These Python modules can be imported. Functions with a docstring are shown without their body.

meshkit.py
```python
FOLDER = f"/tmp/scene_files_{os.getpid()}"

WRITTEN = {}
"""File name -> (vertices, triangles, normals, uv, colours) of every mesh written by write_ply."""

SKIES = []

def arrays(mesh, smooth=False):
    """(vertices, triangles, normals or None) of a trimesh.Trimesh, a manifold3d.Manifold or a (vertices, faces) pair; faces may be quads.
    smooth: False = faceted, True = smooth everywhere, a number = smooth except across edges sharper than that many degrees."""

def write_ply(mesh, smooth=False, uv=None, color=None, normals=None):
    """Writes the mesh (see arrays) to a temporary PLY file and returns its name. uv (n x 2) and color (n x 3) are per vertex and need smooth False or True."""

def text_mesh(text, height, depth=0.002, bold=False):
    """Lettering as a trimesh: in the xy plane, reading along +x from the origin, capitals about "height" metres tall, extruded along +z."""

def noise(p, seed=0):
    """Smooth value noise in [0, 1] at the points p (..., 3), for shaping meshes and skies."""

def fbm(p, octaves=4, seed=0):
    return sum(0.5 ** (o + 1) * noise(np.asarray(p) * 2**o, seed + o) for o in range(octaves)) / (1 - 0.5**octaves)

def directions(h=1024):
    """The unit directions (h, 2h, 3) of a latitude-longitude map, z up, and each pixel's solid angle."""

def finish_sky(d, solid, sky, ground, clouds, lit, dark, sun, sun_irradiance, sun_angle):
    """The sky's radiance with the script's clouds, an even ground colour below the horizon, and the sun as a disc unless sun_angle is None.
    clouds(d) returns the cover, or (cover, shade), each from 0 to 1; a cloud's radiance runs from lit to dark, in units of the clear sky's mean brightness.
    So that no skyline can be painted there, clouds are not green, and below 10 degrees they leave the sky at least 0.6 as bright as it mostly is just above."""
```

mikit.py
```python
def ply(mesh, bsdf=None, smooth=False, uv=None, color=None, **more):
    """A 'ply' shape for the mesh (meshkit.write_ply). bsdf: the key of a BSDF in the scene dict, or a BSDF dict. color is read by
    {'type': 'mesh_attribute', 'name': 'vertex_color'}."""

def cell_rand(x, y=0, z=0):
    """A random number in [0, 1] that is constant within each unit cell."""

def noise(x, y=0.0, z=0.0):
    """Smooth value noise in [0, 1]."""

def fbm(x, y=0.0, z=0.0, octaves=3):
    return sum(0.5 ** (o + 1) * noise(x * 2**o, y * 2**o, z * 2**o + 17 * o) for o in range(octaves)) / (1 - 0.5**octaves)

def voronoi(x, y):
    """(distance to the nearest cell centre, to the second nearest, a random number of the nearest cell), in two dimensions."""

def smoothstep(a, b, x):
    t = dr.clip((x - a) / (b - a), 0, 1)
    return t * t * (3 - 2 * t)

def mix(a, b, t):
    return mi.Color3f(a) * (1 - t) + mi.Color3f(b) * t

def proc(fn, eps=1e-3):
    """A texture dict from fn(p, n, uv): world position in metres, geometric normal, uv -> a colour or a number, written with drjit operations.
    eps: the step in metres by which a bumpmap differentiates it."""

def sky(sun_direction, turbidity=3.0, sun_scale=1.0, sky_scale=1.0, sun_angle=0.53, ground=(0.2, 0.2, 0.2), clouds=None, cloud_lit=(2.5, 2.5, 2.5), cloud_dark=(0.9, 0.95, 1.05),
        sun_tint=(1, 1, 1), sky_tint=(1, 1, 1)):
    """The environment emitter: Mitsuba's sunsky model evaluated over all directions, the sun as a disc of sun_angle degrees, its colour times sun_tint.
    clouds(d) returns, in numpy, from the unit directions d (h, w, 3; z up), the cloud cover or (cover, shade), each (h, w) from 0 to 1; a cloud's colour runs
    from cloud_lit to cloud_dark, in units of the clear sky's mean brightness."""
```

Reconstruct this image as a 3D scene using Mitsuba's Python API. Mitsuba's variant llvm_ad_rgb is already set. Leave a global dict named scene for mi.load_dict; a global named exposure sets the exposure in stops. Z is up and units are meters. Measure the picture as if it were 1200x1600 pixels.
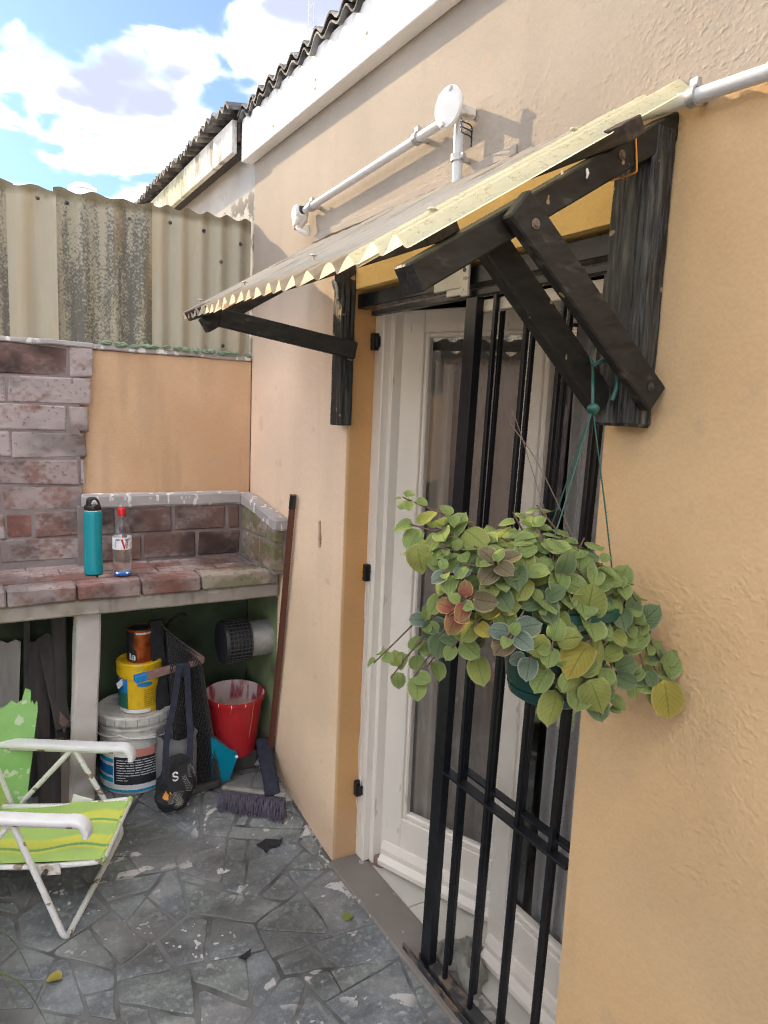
import math, random
import numpy as np, trimesh, drjit as dr, mitsuba as mi
import mikit, meshkit
from mikit import noise, fbm, voronoi, cell_rand, smoothstep, mix
from shapely.geometry import Polygon, Point, MultiPoint, box as sbox
from shapely.ops import voronoi_diagram

random.seed(7)
rng = np.random.default_rng(7)
scene, labels = {}, {}
T = mi.ScalarTransform4f

# ------------------------------------------------------------------ camera, sky, exposure
W, B = 1.115, 3.10                      # facade plane x = W, back plane y = B
EYE = np.array([0.0, 0.0, 1.65])
yaw, pitch, roll = np.radians([30.5, -8.05, 2.39])
fwd = np.array([math.sin(yaw) * math.cos(pitch), math.cos(yaw) * math.cos(pitch), math.sin(pitch)])
r0 = np.cross(fwd, [0, 0, 1]); r0 /= np.linalg.norm(r0); u0 = np.cross(r0, fwd)
up = -math.sin(roll) * r0 + math.cos(roll) * u0
scene['camera'] = {'type': 'perspective', 'fov': math.degrees(2 * math.atan(600 / 1120)), 'fov_axis': 'x', 'near_clip': 0.02, 'far_clip': 500.0,
                   'to_world': T().look_at(origin=EYE.tolist(), target=(EYE + fwd).tolist(), up=up.tolist())}


def clouds(d):
    z = np.maximum(d[..., 2], 0.0) + 0.18
    p = np.stack([d[..., 0] / z * 4.3 + 7.4, d[..., 1] / z * 4.3 + 12.4, np.full_like(z, 0.5)], -1)
    w = meshkit.fbm(p * 1.2, 3, 5)[..., None]
    c = meshkit.fbm(p + 1.1 * (w - 0.5), 7, 3)
    s = meshkit.fbm(p * 0.9 + 7.3, 5, 21)
    cover = np.clip((c - 0.425) / 0.13, 0, 1)
    cover = 0.03 + 0.97 * (cover * cover * (3 - 2 * cover)) ** 1.8
    shade = np.clip((s - 0.40) / 0.22, 0, 1) * np.clip((c - 0.44) / 0.14, 0, 1)
    return cover, 0.975 * (1 - (1 - shade) ** 4)


scene['sky'] = mikit.sky([-1.0, 2.95, 1.52], turbidity=3, sun_scale=0.19, sky_scale=0.18, sun_angle=0.6, clouds=clouds,
                         cloud_lit=(27.0, 26.6, 26.0), cloud_dark=(1.75, 1.95, 2.65), sun_tint=(1, 0.97, 0.9), sky_tint=(0.44, 0.74, 1.08))
exposure = 4.78


# ------------------------------------------------------------------ registering
def numbered(name):
    used = lambda k: k in scene or k in labels or any(q.startswith(k + '__') for q in scene)
    if not used(name):
        return name
    i = 1
    while used(f'{name}_{i:03d}'):
        i += 1
    return f'{name}_{i:03d}'


_counts = {}


def child(parent, name):
    k = f'{parent}__{name}'
    n = _counts.get(k, 0); _counts[k] = n + 1
    return k if n == 0 else f'{k}_{n:03d}'


def part(parent, name, mesh, mat, smooth=False, label=None, kind=None, uv=None, color=None, ply=None, to_world=None):
    key = child(parent, name)
    d = dict(ply) if ply is not None else mikit.ply(mesh, mat, smooth=smooth, uv=uv, color=color)
    if to_world is not None:
        d['to_world'] = to_world
    scene[key] = d
    if label or kind:
        labels[key] = {}
        if label: labels[key]['label'] = label
        if kind: labels[key]['kind'] = kind
    return key


def thing(name, label, category, group=None):
    key = numbered(name)
    labels[key] = {'label': label, 'category': category}
    if group: labels[key]['group'] = group
    return key


def single(name, mesh, mat, label, category, smooth=False, group=None, uv=None):
    key = thing(name, label, category, group)
    scene[key] = mikit.ply(mesh, mat, smooth=smooth, uv=uv)
    return key


def struct(name, mesh, mat, label, category, smooth=False):
    scene[name] = mikit.ply(mesh, mat, smooth=smooth)
    labels[name] = {'label': label, 'category': category, 'kind': 'structure'}
    return name


# ------------------------------------------------------------------ shapes
cat = trimesh.util.concatenate


def hull(pts):
    return trimesh.Trimesh(np.asarray(pts)).convex_hull


def box(x0, x1, y0, y1, z0, z1, b=0.003, jit=0.0):
    """chamfered box"""
    lo, hi = np.array([x0, y0, z0]), np.array([x1, y1, z1])
    b = min(b, 0.3 * float((hi - lo).min()))
    pts = []
    for s in np.ndindex(2, 2, 2):
        c = np.where(np.array(s) == 1, hi, lo)
        o = np.where(np.array(s) == 1, -b, b)
        j = rng.uniform(-jit, jit, 3) if jit else 0
        for k in range(3):
            q = c + o; q[k] = c[k]
            pts.append(q + j)
    return trimesh.convex.convex_hull(np.array(pts))


def beam(p, q, w, h, upv=(0, 0, 1), b=0.003):
    """box from p to q, w across, h along upv"""
    p, q = np.array(p, float), np.array(q, float)
    a = q - p; L = np.linalg.norm(a); a /= L
    s = np.cross(a, upv); s /= np.linalg.norm(s); u = np.cross(s, a)
    m = box(0, L, -w / 2, w / 2, -h / 2, h / 2, b)
    M = np.eye(4); M[:3, 0], M[:3, 1], M[:3, 2], M[:3, 3] = a, s, u, p
    if np.linalg.det(M[:3, :3]) < 0: M[:3, 1] *= -1
    m.apply_transform(M)
    return m


def spline(pts, n=6):
    pts = np.array(pts, float)
    P = np.vstack([2 * pts[0] - pts[1], pts, 2 * pts[-1] - pts[-2]])
    out = []
    for i in range(1, len(P) - 2):
        for t in np.linspace(0, 1, n, endpoint=False):
            a, b_, c, d = P[i - 1], P[i], P[i + 1], P[i + 2]
            out.append(0.5 * (2 * b_ + (c - a) * t + (2 * a - 5 * b_ + 4 * c - d) * t * t + (3 * b_ - a - 3 * c + d) * t ** 3))
    out.append(pts[-1])
    return np.array(out)


def tube(pts, r, n=10, closed=False):
    pts = np.array(pts, float); m = len(pts)
    rad = np.full(m, r) if np.isscalar(r) else np.asarray(r, float)
    t = np.gradient(pts, axis=0); t /= np.linalg.norm(t, axis=1, keepdims=True) + 1e-12
    ref = np.array([0, 0, 1.0]) if abs(t[0][2]) < 0.9 else np.array([1.0, 0, 0])
    nrm = np.cross(t[0], ref); nrm /= np.linalg.norm(nrm)
    V = []
    ang = np.arange(n) / n * 2 * np.pi
    for i in range(m):
        nrm = nrm - t[i] * (nrm @ t[i]); nrm /= np.linalg.norm(nrm)
        bn = np.cross(t[i], nrm)
        V.append(pts[i] + rad[i] * (np.cos(ang)[:, None] * nrm + np.sin(ang)[:, None] * bn))
    V = np.vstack(V + [pts[:1], pts[-1:]])
    F = []
    for i in range(m - 1):
        for k in range(n):
            a, b_ = i * n + k, i * n + (k + 1) % n
            F += [[a, b_, b_ + n], [a, b_ + n, a + n]]
    for k in range(n):
        F.append([m * n, (k + 1) % n, k]); F.append([m * n + 1, (m - 1) * n + k, (m - 1) * n + (k + 1) % n])
    return trimesh.Trimesh(V, F, process=False)


def bend(pts, rad=0.03, n=5):
    """polyline with rounded corners"""
    pts = [np.array(p, float) for p in pts]
    out = [pts[0]]
    for a, b_, c in zip(pts, pts[1:], pts[2:]):
        d1, d2 = a - b_, c - b_
        l1, l2 = np.linalg.norm(d1), np.linalg.norm(d2)
        k = min(rad, l1 * 0.45, l2 * 0.45)
        p, q = b_ + d1 / l1 * k, b_ + d2 / l2 * k
        for t in np.linspace(0, 1, n):
            out.append((1 - t) ** 2 * p + 2 * t * (1 - t) * b_ + t * t * q)
    out.append(pts[-1])
    return np.array(out)


def lathe(prof, n=32, at=(0, 0, 0)):
    m = trimesh.creation.revolve(np.array(prof, float), sections=n)
    m.apply_translation(at)
    return m


def extrude(poly, h):
    return trimesh.creation.extrude_polygon(poly, h, engine='earcut')


def yz_slab(poly, x0, x1):
    """polygon given in (y, z), extruded along x"""
    m = extrude(poly, x1 - x0)
    M = np.eye(4); M[:3, :3] = [[0, 0, 1], [1, 0, 0], [0, 1, 0]]; M[0, 3] = x0
    m.apply_transform(M)
    return m


def xz_slab(poly, y0, y1):
    m = extrude(poly, y1 - y0)
    M = np.eye(4); M[:3, :3] = [[1, 0, 0], [0, 0, -1], [0, 1, 0]]; M[1, 3] = y1
    m.apply_transform(M)
    return m


def rot(axis, deg, at=(0, 0, 0)):
    return trimesh.transformations.rotation_matrix(math.radians(deg), axis, at)


def moved(m, M):
    m = m.copy(); m.apply_transform(M); return m


def grid_surface(P):
    """(a, b, 3) points -> mesh"""
    a, b_ = P.shape[:2]
    i = np.arange(a * b_).reshape(a, b_)
    q = np.stack([i[:-1, :-1], i[1:, :-1], i[1:, 1:], i[:-1, 1:]], -1).reshape(-1, 4)
    return trimesh.Trimesh(P.reshape(-1, 3), np.vstack([q[:, [0, 1, 2]], q[:, [0, 2, 3]]]), process=False)


def shell(P, off):
    """a surface with thickness: P (a, b, 3) and the same moved by off, closed at the rim"""
    m1 = grid_surface(P); m2 = grid_surface(P + off); m2.invert()
    a, b_ = P.shape[:2]
    i = np.arange(a * b_).reshape(a, b_)
    rim = np.concatenate([i[0, :-1], i[:-1, -1], i[-1, :0:-1], i[:0:-1, 0]])
    n = a * b_
    V = np.vstack([m1.vertices, m2.vertices])
    F = [m1.faces, m2.faces + n]
    nx = np.roll(rim, -1)
    F.append(np.stack([rim, nx, nx + n], 1)); F.append(np.stack([rim, nx + n, rim + n], 1))
    return trimesh.Trimesh(V, np.vstack(F), process=False)


def rough_mesh(m, amp, freq=20, seed=0, edge=None):
    if edge: m = m.subdivide_to_size(edge)
    m.merge_vertices()
    v = m.vertices
    d = np.stack([meshkit.fbm(v * freq + 31 * k, 3, seed + k) - 0.5 for k in range(3)], -1)
    m.vertices = v + 2 * amp * d
    return m


# ------------------------------------------------------------------ materials
def mat(name, color, rough=0.6, bump=None, bscale=0.001, **kw):
    c = {'type': 'rgb', 'value': list(color)} if not callable(color) else mikit.proc(color)
    r = rough if not callable(rough) else mikit.proc(rough)
    b = {'type': 'principled', 'base_color': c, 'roughness': r, **kw}
    if bump is not None:
        b = {'type': 'bumpmap', 'tex': mikit.proc(bump), 'scale': bscale, 'bsdf': b}
    scene[name] = {'type': 'twosided', 'inner': b}
    return name


def f3(p, s, o=0.0, octaves=3):
    return fbm(p.x * s + o, p.y * s + o * 1.7, p.z * s + o * 0.3, octaves)


def col_facade(p, n, uv):
    v = f3(p, 2.3)
    lower = mix((0.61, 0.40, 0.20), (0.64, 0.435, 0.235), smoothstep(0.3, 0.7, v))                 # ochre coat round the door, up to the pipe
    upper = mix((0.325, 0.275, 0.226), (0.36, 0.31, 0.258), smoothstep(0.3, 0.7, v))                   # upper beige coat, darkened to offset the sun on it
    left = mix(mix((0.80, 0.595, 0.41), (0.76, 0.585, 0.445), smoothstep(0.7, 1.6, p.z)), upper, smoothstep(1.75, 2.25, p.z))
    e = 0.02 * (f3(p, 16, 4) - 0.5)
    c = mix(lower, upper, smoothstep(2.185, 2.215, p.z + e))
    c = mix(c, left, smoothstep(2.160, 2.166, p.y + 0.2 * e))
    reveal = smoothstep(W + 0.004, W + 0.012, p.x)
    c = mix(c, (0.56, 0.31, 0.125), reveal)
    c = mix(c, (0.80, 0.54, 0.19), smoothstep(2.0, 2.04, p.z) * smoothstep(2.185, 2.17, p.z) * smoothstep(0.95, 1.02, p.y) * smoothstep(2.16, 2.15, p.y))  # warm light through the awning sheets, painted onto the wall over the door
    c = mix(c, (0.44, 0.32, 0.22), smoothstep(0.70, 0.80, f3(p, 13, 2)) * 0.25)
    c = mix(c, (0.34, 0.25, 0.18), smoothstep(0.835, 0.86, fbm(p.x * 34, p.y * 34, p.z * 25, 2)) * 0.7 * smoothstep(2.2, 2.3, p.z) * smoothstep(2.2, 1.2, p.y))      # chips
    c = mix(c, c * 0.94, smoothstep(0.5, 0.8, fbm(p.x * 7, p.y * 7, p.z * 1.5, 4)) * 0.6)
    c = c * (0.90 + 0.20 * smoothstep(0.3, 0.7, fbm(p.x * 1.3, p.y * 1.3, p.z * 1.3, 5)))
    c = c * (1 - 0.05 * smoothstep(0.55, 0.75, fbm(p.x * 9, p.y * 9, p.z * 0.9, 4)))
    c = c * (0.93 + 0.14 * f3(p, 190, 3, 2)) * (0.95 + 0.10 * f3(p, 3.7, 12, 3))
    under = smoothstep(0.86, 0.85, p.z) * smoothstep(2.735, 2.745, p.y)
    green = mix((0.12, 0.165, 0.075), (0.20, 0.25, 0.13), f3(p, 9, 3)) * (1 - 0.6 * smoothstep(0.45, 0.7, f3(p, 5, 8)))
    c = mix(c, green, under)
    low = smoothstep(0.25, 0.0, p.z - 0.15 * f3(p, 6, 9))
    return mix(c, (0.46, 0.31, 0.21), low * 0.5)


def bump_plaster(p, n, uv):
    patch = smoothstep(0.42, 0.6, f3(p, 1.6, 11, 2))
    g = f3(p, 230, 5, 2) * 0.5 + 0.8 * smoothstep(0.45, 0.85, f3(p, 125, 1, 2))
    return g * (0.25 + 0.75 * patch) + 0.5 * f3(p, 5, 3, 1)


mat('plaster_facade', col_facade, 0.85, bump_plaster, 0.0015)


def col_back(p, n, uv):
    c = mix((0.53, 0.335, 0.195), (0.61, 0.41, 0.255), smoothstep(0.3, 0.7, fbm(p.x * 3.1, p.y, p.z * 2.2, 5)))
    c = c * (1 - 0.12 * smoothstep(0.5, 0.75, fbm(p.x * 14, p.y, p.z * 1.5, 4))) * (0.94 + 0.12 * f3(p, 150, 3, 2))
    c = mix(c, (0.45, 0.33, 0.22), smoothstep(0.62, 0.80, f3(p, 12, 7)) * 0.18)
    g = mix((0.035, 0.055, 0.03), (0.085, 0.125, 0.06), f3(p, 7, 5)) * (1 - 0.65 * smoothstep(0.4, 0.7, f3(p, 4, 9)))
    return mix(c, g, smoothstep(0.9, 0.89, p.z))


mat('plaster_back', col_back, 0.85, lambda p, n, uv: f3(p, 45, 3) * 0.5 + f3(p, 8, 1, 2), 0.003)


def col_concrete(p, n, uv):
    c = mix((0.22, 0.19, 0.165), (0.36, 0.325, 0.285), f3(p, 7, 1, 4))
    c = mix(c, (0.15, 0.145, 0.075), smoothstep(0.50, 0.66, f3(p, 6, 6, 4)) * 0.75)
    c = mix(c, (0.13, 0.12, 0.11), smoothstep(0.55, 0.75, fbm(p.x * 22, p.y * 22, p.z * 4, 3)) * 0.6)
    return mix(c, (0.46, 0.44, 0.41), smoothstep(0.64, 0.72, f3(p, 22, 3)) * 0.4)


mat('concrete', col_concrete, 0.9, lambda p, n, uv: f3(p, 40, 2, 4), 0.004)
mat('sill_concrete', lambda p, n, uv: mix(mix((0.13, 0.115, 0.10), (0.235, 0.21, 0.19), f3(p, 8, 1, 4)), (0.45, 0.43, 0.41), smoothstep(0.70, 0.73, f3(p, 20, 3)) * 0.6), 0.85, lambda p, n, uv: f3(p, 45, 2, 4), 0.003)
mat('raw_concrete', lambda p, n, uv: mix((0.30, 0.29, 0.28), (0.46, 0.44, 0.41), f3(p, 6, 3, 4)) * (1 - 0.65 * smoothstep(0.52, 0.62, f3(p, 16, 8, 4)) * smoothstep(2.68, 2.5, p.z)), 0.9,
    lambda p, n, uv: f3(p, 50, 2), 0.003)


def col_cap(p, n, uv):
    c = mix((0.31, 0.285, 0.275), (0.42, 0.39, 0.38), f3(p, 14, 2))
    return mix(c, (0.66, 0.65, 0.63), smoothstep(0.60, 0.66, fbm(p.x * 45, p.y * 45, p.z * 12, 3)))


mat('splashed_mortar', col_cap, 0.85, lambda p, n, uv: f3(p, 60, 2), 0.002)
mat('mortar', lambda p, n, uv: mix((0.14, 0.115, 0.108), (0.29, 0.245, 0.235), f3(p, 12, 1, 4)), 0.95, lambda p, n, uv: f3(p, 90, 2), 0.003)


def brick_col(red, pale, amount, soot):
    def fn(p, n, uv):
        c = mix([q * 0.7 for q in red], [q * 1.15 for q in red], f3(p, 24, 1))
        w = smoothstep(amount - 0.13, amount + 0.13, 0.65 * f3(p, 9, 5, 4) + 0.35 * f3(p, 60, 2))
        c = mix(pale, c, w)
        c = c * (1 - 0.8 * soot * smoothstep(0.45, 0.7, f3(p, 7, 9)))
        return mix(c, (0.09, 0.075, 0.07), smoothstep(0.66, 0.78, f3(p, 70, 4)) * 0.6)
    return fn


bump_brick = lambda p, n, uv: f3(p, 70, 3, 4) + 0.6 * f3(p, 18, 2, 2)
mat('brick_white', brick_col((0.25, 0.15, 0.125), (0.385, 0.325, 0.315), 0.60, 0.55), 0.9, bump_brick, 0.006)
mat('brick_pale', brick_col((0.24, 0.135, 0.11), (0.33, 0.265, 0.255), 0.50, 0.6), 0.9, bump_brick, 0.006)
mat('brick_red', brick_col((0.225, 0.105, 0.085), (0.29, 0.215, 0.20), 0.45, 0.45), 0.9, bump_brick, 0.006)
mat('brick_dark', brick_col((0.17, 0.10, 0.085), (0.25, 0.20, 0.19), 0.45, 0.8), 0.9, bump_brick, 0.006)
mat('brick_mossy', lambda p, n, uv: mix(brick_col((0.22, 0.15, 0.10), (0.33, 0.28, 0.23), 0.5, 0.5)(p, n, uv), (0.10, 0.12, 0.04), smoothstep(0.45, 0.6, f3(p, 11, 3)) * 0.6), 0.9, bump_brick, 0.006)


def splats(p):
    w = f3(p, 5, 2, 2)
    x, y = p.x + 0.25 * (w - 0.5), p.y + 0.25 * (f3(p, 5, 9, 2) - 0.5)
    a = smoothstep(0.665, 0.69, fbm(x * 9 + y * 5, y * 15 - x * 4, 3.0, 4)) * smoothstep(0.46, 0.56, f3(p, 2.6, 8, 2))
    b_ = smoothstep(0.775, 0.79, f3(p, 62, 6, 2)) * smoothstep(0.45, 0.58, f3(p, 3.3, 2, 2))
    return dr.maximum(a * smoothstep(0.30, 0.45, f3(p, 70, 4, 2)), b_)


def slate_col(a, b_):
    def fn(p, n, uv):
        c = mix(a, b_, smoothstep(0.25, 0.75, fbm(p.x * 9, p.y * 21, p.z * 9, 4)))
        c = mix(c, (0.27, 0.275, 0.27), smoothstep(0.48, 0.8, f3(p, 75, 2)) * 0.7) * (0.75 + 0.5 * f3(p, 210, 5, 2))
        c = mix(c, (0.26, 0.26, 0.25), smoothstep(0.52, 0.70, fbm(p.x * 5 + p.y * 3, p.y * 7, 4.0, 5)) * 0.45)
        c = mix(c, (0.055, 0.05, 0.042), smoothstep(0.46, 0.66, f3(p, 3.6, 1, 5)) * 0.55)
        c = mix(c, (0.05, 0.045, 0.03), smoothstep(0.35, 0.05, p.x + 0.25 * f3(p, 4, 6)) * 0.7)     # darker brown towards the chair side
        return mix(c, (0.50, 0.48, 0.46), splats(p) * 0.9)
    return fn


bump_slate = lambda p, n, uv: fbm(p.x * 16, p.y * 38, p.z * 10, 4) + 0.35 * f3(p, 120, 1, 2)
r_slate = lambda p, n, uv: 0.42 + 0.3 * f3(p, 12, 3)
mat('slate_blue', slate_col((0.114, 0.126, 0.137), (0.182, 0.197, 0.206)), r_slate, bump_slate, 0.006)
mat('slate_green', slate_col((0.114, 0.127, 0.124), (0.182, 0.197, 0.189)), r_slate, bump_slate, 0.006)
mat('slate_grey', slate_col((0.125, 0.128, 0.133), (0.192, 0.194, 0.195)), r_slate, bump_slate, 0.006)
mat('pale_ground', lambda p, n, uv: mix((0.30, 0.28, 0.25), (0.40, 0.38, 0.35), f3(p, 1.5, 2)), 0.9)
mat('flashing', lambda p, n, uv: mix((0.30, 0.26, 0.22), (0.37, 0.32, 0.275), f3(p, 12, 2)), 0.9)
mat('grout', lambda p, n, uv: mix(mix((0.042, 0.039, 0.036), (0.150, 0.148, 0.145), smoothstep(0.25, 0.65, f3(p, 8, 2, 4))), (0.45, 0.43, 0.41), splats(p) * 0.6), 0.85, lambda p, n, uv: f3(p, 60, 3, 4), 0.006)


def wood_black_col(p, n, uv):
    g = fbm(p.x * 110, p.y * 110, p.z * 5, 3)
    c = mix((0.008, 0.008, 0.009), (0.026, 0.026, 0.025), g)
    c = mix(c, (0.115, 0.115, 0.095), smoothstep(0.50, 0.72, g) * smoothstep(0.35, 0.6, f3(p, 7, 2)) * 0.75)
    return mix(c, (0.30, 0.22, 0.13), smoothstep(0.735, 0.76, f3(p, 28, 7, 3)))


def beam_col(p, n, uv):
    g = fbm(p.x * 30, p.y * 90, p.z * 55, 3)
    c = mix((0.008, 0.008, 0.008), (0.026, 0.025, 0.023), g)
    c = mix(c, (0.06, 0.058, 0.05), smoothstep(0.60, 0.75, g) * smoothstep(0.4, 0.65, f3(p, 9, 3)) * 0.8)
    return mix(c, (0.26, 0.19, 0.11), smoothstep(0.82, 0.84, f3(p, 34, 7, 3)))


mat('black_wood', beam_col, 0.55, lambda p, n, uv: fbm(p.x * 25, p.y * 110, p.z * 70, 3), 0.005, specular=0.35)
mat('black_post_wood', wood_black_col, 0.5, lambda p, n, uv: fbm(p.x * 130, p.y * 130, p.z * 6, 3), 0.012)
mat('brown_lath', lambda p, n, uv: mix((0.018, 0.013, 0.010), (0.060, 0.038, 0.022), smoothstep(0.35, 0.75, fbm(p.x * 60, p.y * 9, p.z * 60, 4))), 0.75, lambda p, n, uv: f3(p, 70, 2), 0.002)


def fibro_col(p, n, uv):
    c = mix((0.60, 0.575, 0.52), (0.82, 0.80, 0.75), fbm(p.x * 5, p.y * 120, p.z * 5, 4))
    c = mix(c, (0.30, 0.24, 0.15), smoothstep(0.56, 0.70, fbm(p.x * 7, p.y * 80, p.z * 7, 4)) * 0.55)
    return mix(c, (0.50, 0.34, 0.14), smoothstep(0.615, 0.565, p.x - 0.085 * dr.maximum(p.y - 1.35, 0.0) + 0.03 * (f3(p, 40, 6) - 0.5)) * 0.45)


scene['grey_sheet'] = {'type': 'principledthin', 'base_color': mikit.proc(fibro_col), 'roughness': 0.6, 'diff_trans': 1.38, 'eta': 1.4}


def yellow_col(p, n, uv):
    c = mix((0.92, 0.89, 0.68), (0.88, 0.82, 0.54), f3(p, 10, 2))
    k = dr.abs(f3(p, 70, 4, 3) - 0.5)
    return mix(c, (0.50, 0.40, 0.20), smoothstep(0.025, 0.0, k) * 0.55)


scene['yellow_fibreglass'] = {'type': 'principledthin', 'base_color': mikit.proc(yellow_col), 'roughness': 0.5, 'diff_trans': 1.15, 'eta': 1.4}
scene['aged_fibreglass'] = {'type': 'principledthin', 'base_color': mikit.proc(lambda p, n, uv: mix((0.72, 0.62, 0.40), (0.50, 0.44, 0.30), smoothstep(0.3, 0.8, f3(p, 26, 4, 4)))), 'roughness': 0.6, 'diff_trans': 0.9, 'eta': 1.4}


def fence_col(clean):
    def fn(p, n, uv):
        c = mix((0.35, 0.31, 0.225), (0.40, 0.36, 0.265), fbm(p.x * 14, p.y, p.z * 2, 3))
        st = fbm(p.x * 46, 0.3, p.z * 2.6, 4)
        sp = fbm(p.x * 190, 2.0, p.z * 130, 3)
        c = mix(c, (0.38, 0.35, 0.29), smoothstep(0.35, 0.7, st) * (0.3 if clean else 0.75))
        if not clean:
            lo = smoothstep(2.50, 1.9, p.z)
            c = mix(c, (0.07, 0.07, 0.06), smoothstep(0.42, 0.66, sp * 0.40 + st * 0.60 + 0.16 * lo - 0.05) * 0.8)
            c = mix(c, (0.30, 0.21, 0.11), smoothstep(0.60, 0.75, fbm(p.x * 40, 5.0, p.z * 3, 3)) * 0.45)
        else:
            c = mix(c, (0.40, 0.29, 0.16), smoothstep(0.55, 0.75, fbm(p.x * 26, 8.0, p.z * 1.2, 2)) * 0.4)
        return mix(c, (0.13, 0.10, 0.05), smoothstep(2.40, 2.435, p.z + 0.03 * f3(p, 25, 4)) * 0.8)
    return fn


mat('fence_clean', fence_col(True), 0.7, lambda p, n, uv: f3(p, 50, 1), 0.001)
mat('fence_stained', fence_col(False), 0.85, lambda p, n, uv: f3(p, 110, 1), 0.002)
mat('mint_foam', lambda p, n, uv: mix((0.16, 0.23, 0.15), (0.30, 0.38, 0.26), f3(p, 30, 2)), 0.8, lambda p, n, uv: f3(p, 80, 1), 0.004)


def white_paint(p, n, uv):
    c = mix((0.67, 0.62, 0.545), (0.73, 0.685, 0.615), fbm(p.x * 8, p.y * 8, p.z * 2, 3))
    return mix(c, (0.33, 0.27, 0.21), smoothstep(0.76, 0.84, fbm(p.x * 55, p.y * 55, p.z * 12, 3)) * 0.45)


mat('white_door_paint', white_paint, 0.35, lambda p, n, uv: fbm(p.x * 90, p.y * 90, p.z * 6, 2), 0.0006)
mat('fascia_paint', lambda p, n, uv: mix((0.78, 0.78, 0.77), (0.70, 0.69, 0.68), smoothstep(0.5, 0.8, f3(p, 8, 2))), 0.6, lambda p, n, uv: f3(p, 30, 1), 0.001)


def mossy_board(p, n, uv):
    c = mix((0.62, 0.61, 0.59), (0.48, 0.46, 0.43), fbm(p.x * 30, p.y * 5, p.z * 30, 3))
    c = mix(c, (0.12, 0.11, 0.10), smoothstep(0.50, 0.66, fbm(p.y * 16, p.z * 5, 2.0, 4)) * 0.75)
    return mix(c, (0.30, 0.32, 0.15), 0.6 * smoothstep(3.45, 3.85, p.y + 0.35 * (f3(p, 8, 3) - 0.5)) * smoothstep(0.3, 0.55, f3(p, 14, 5)))


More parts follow.
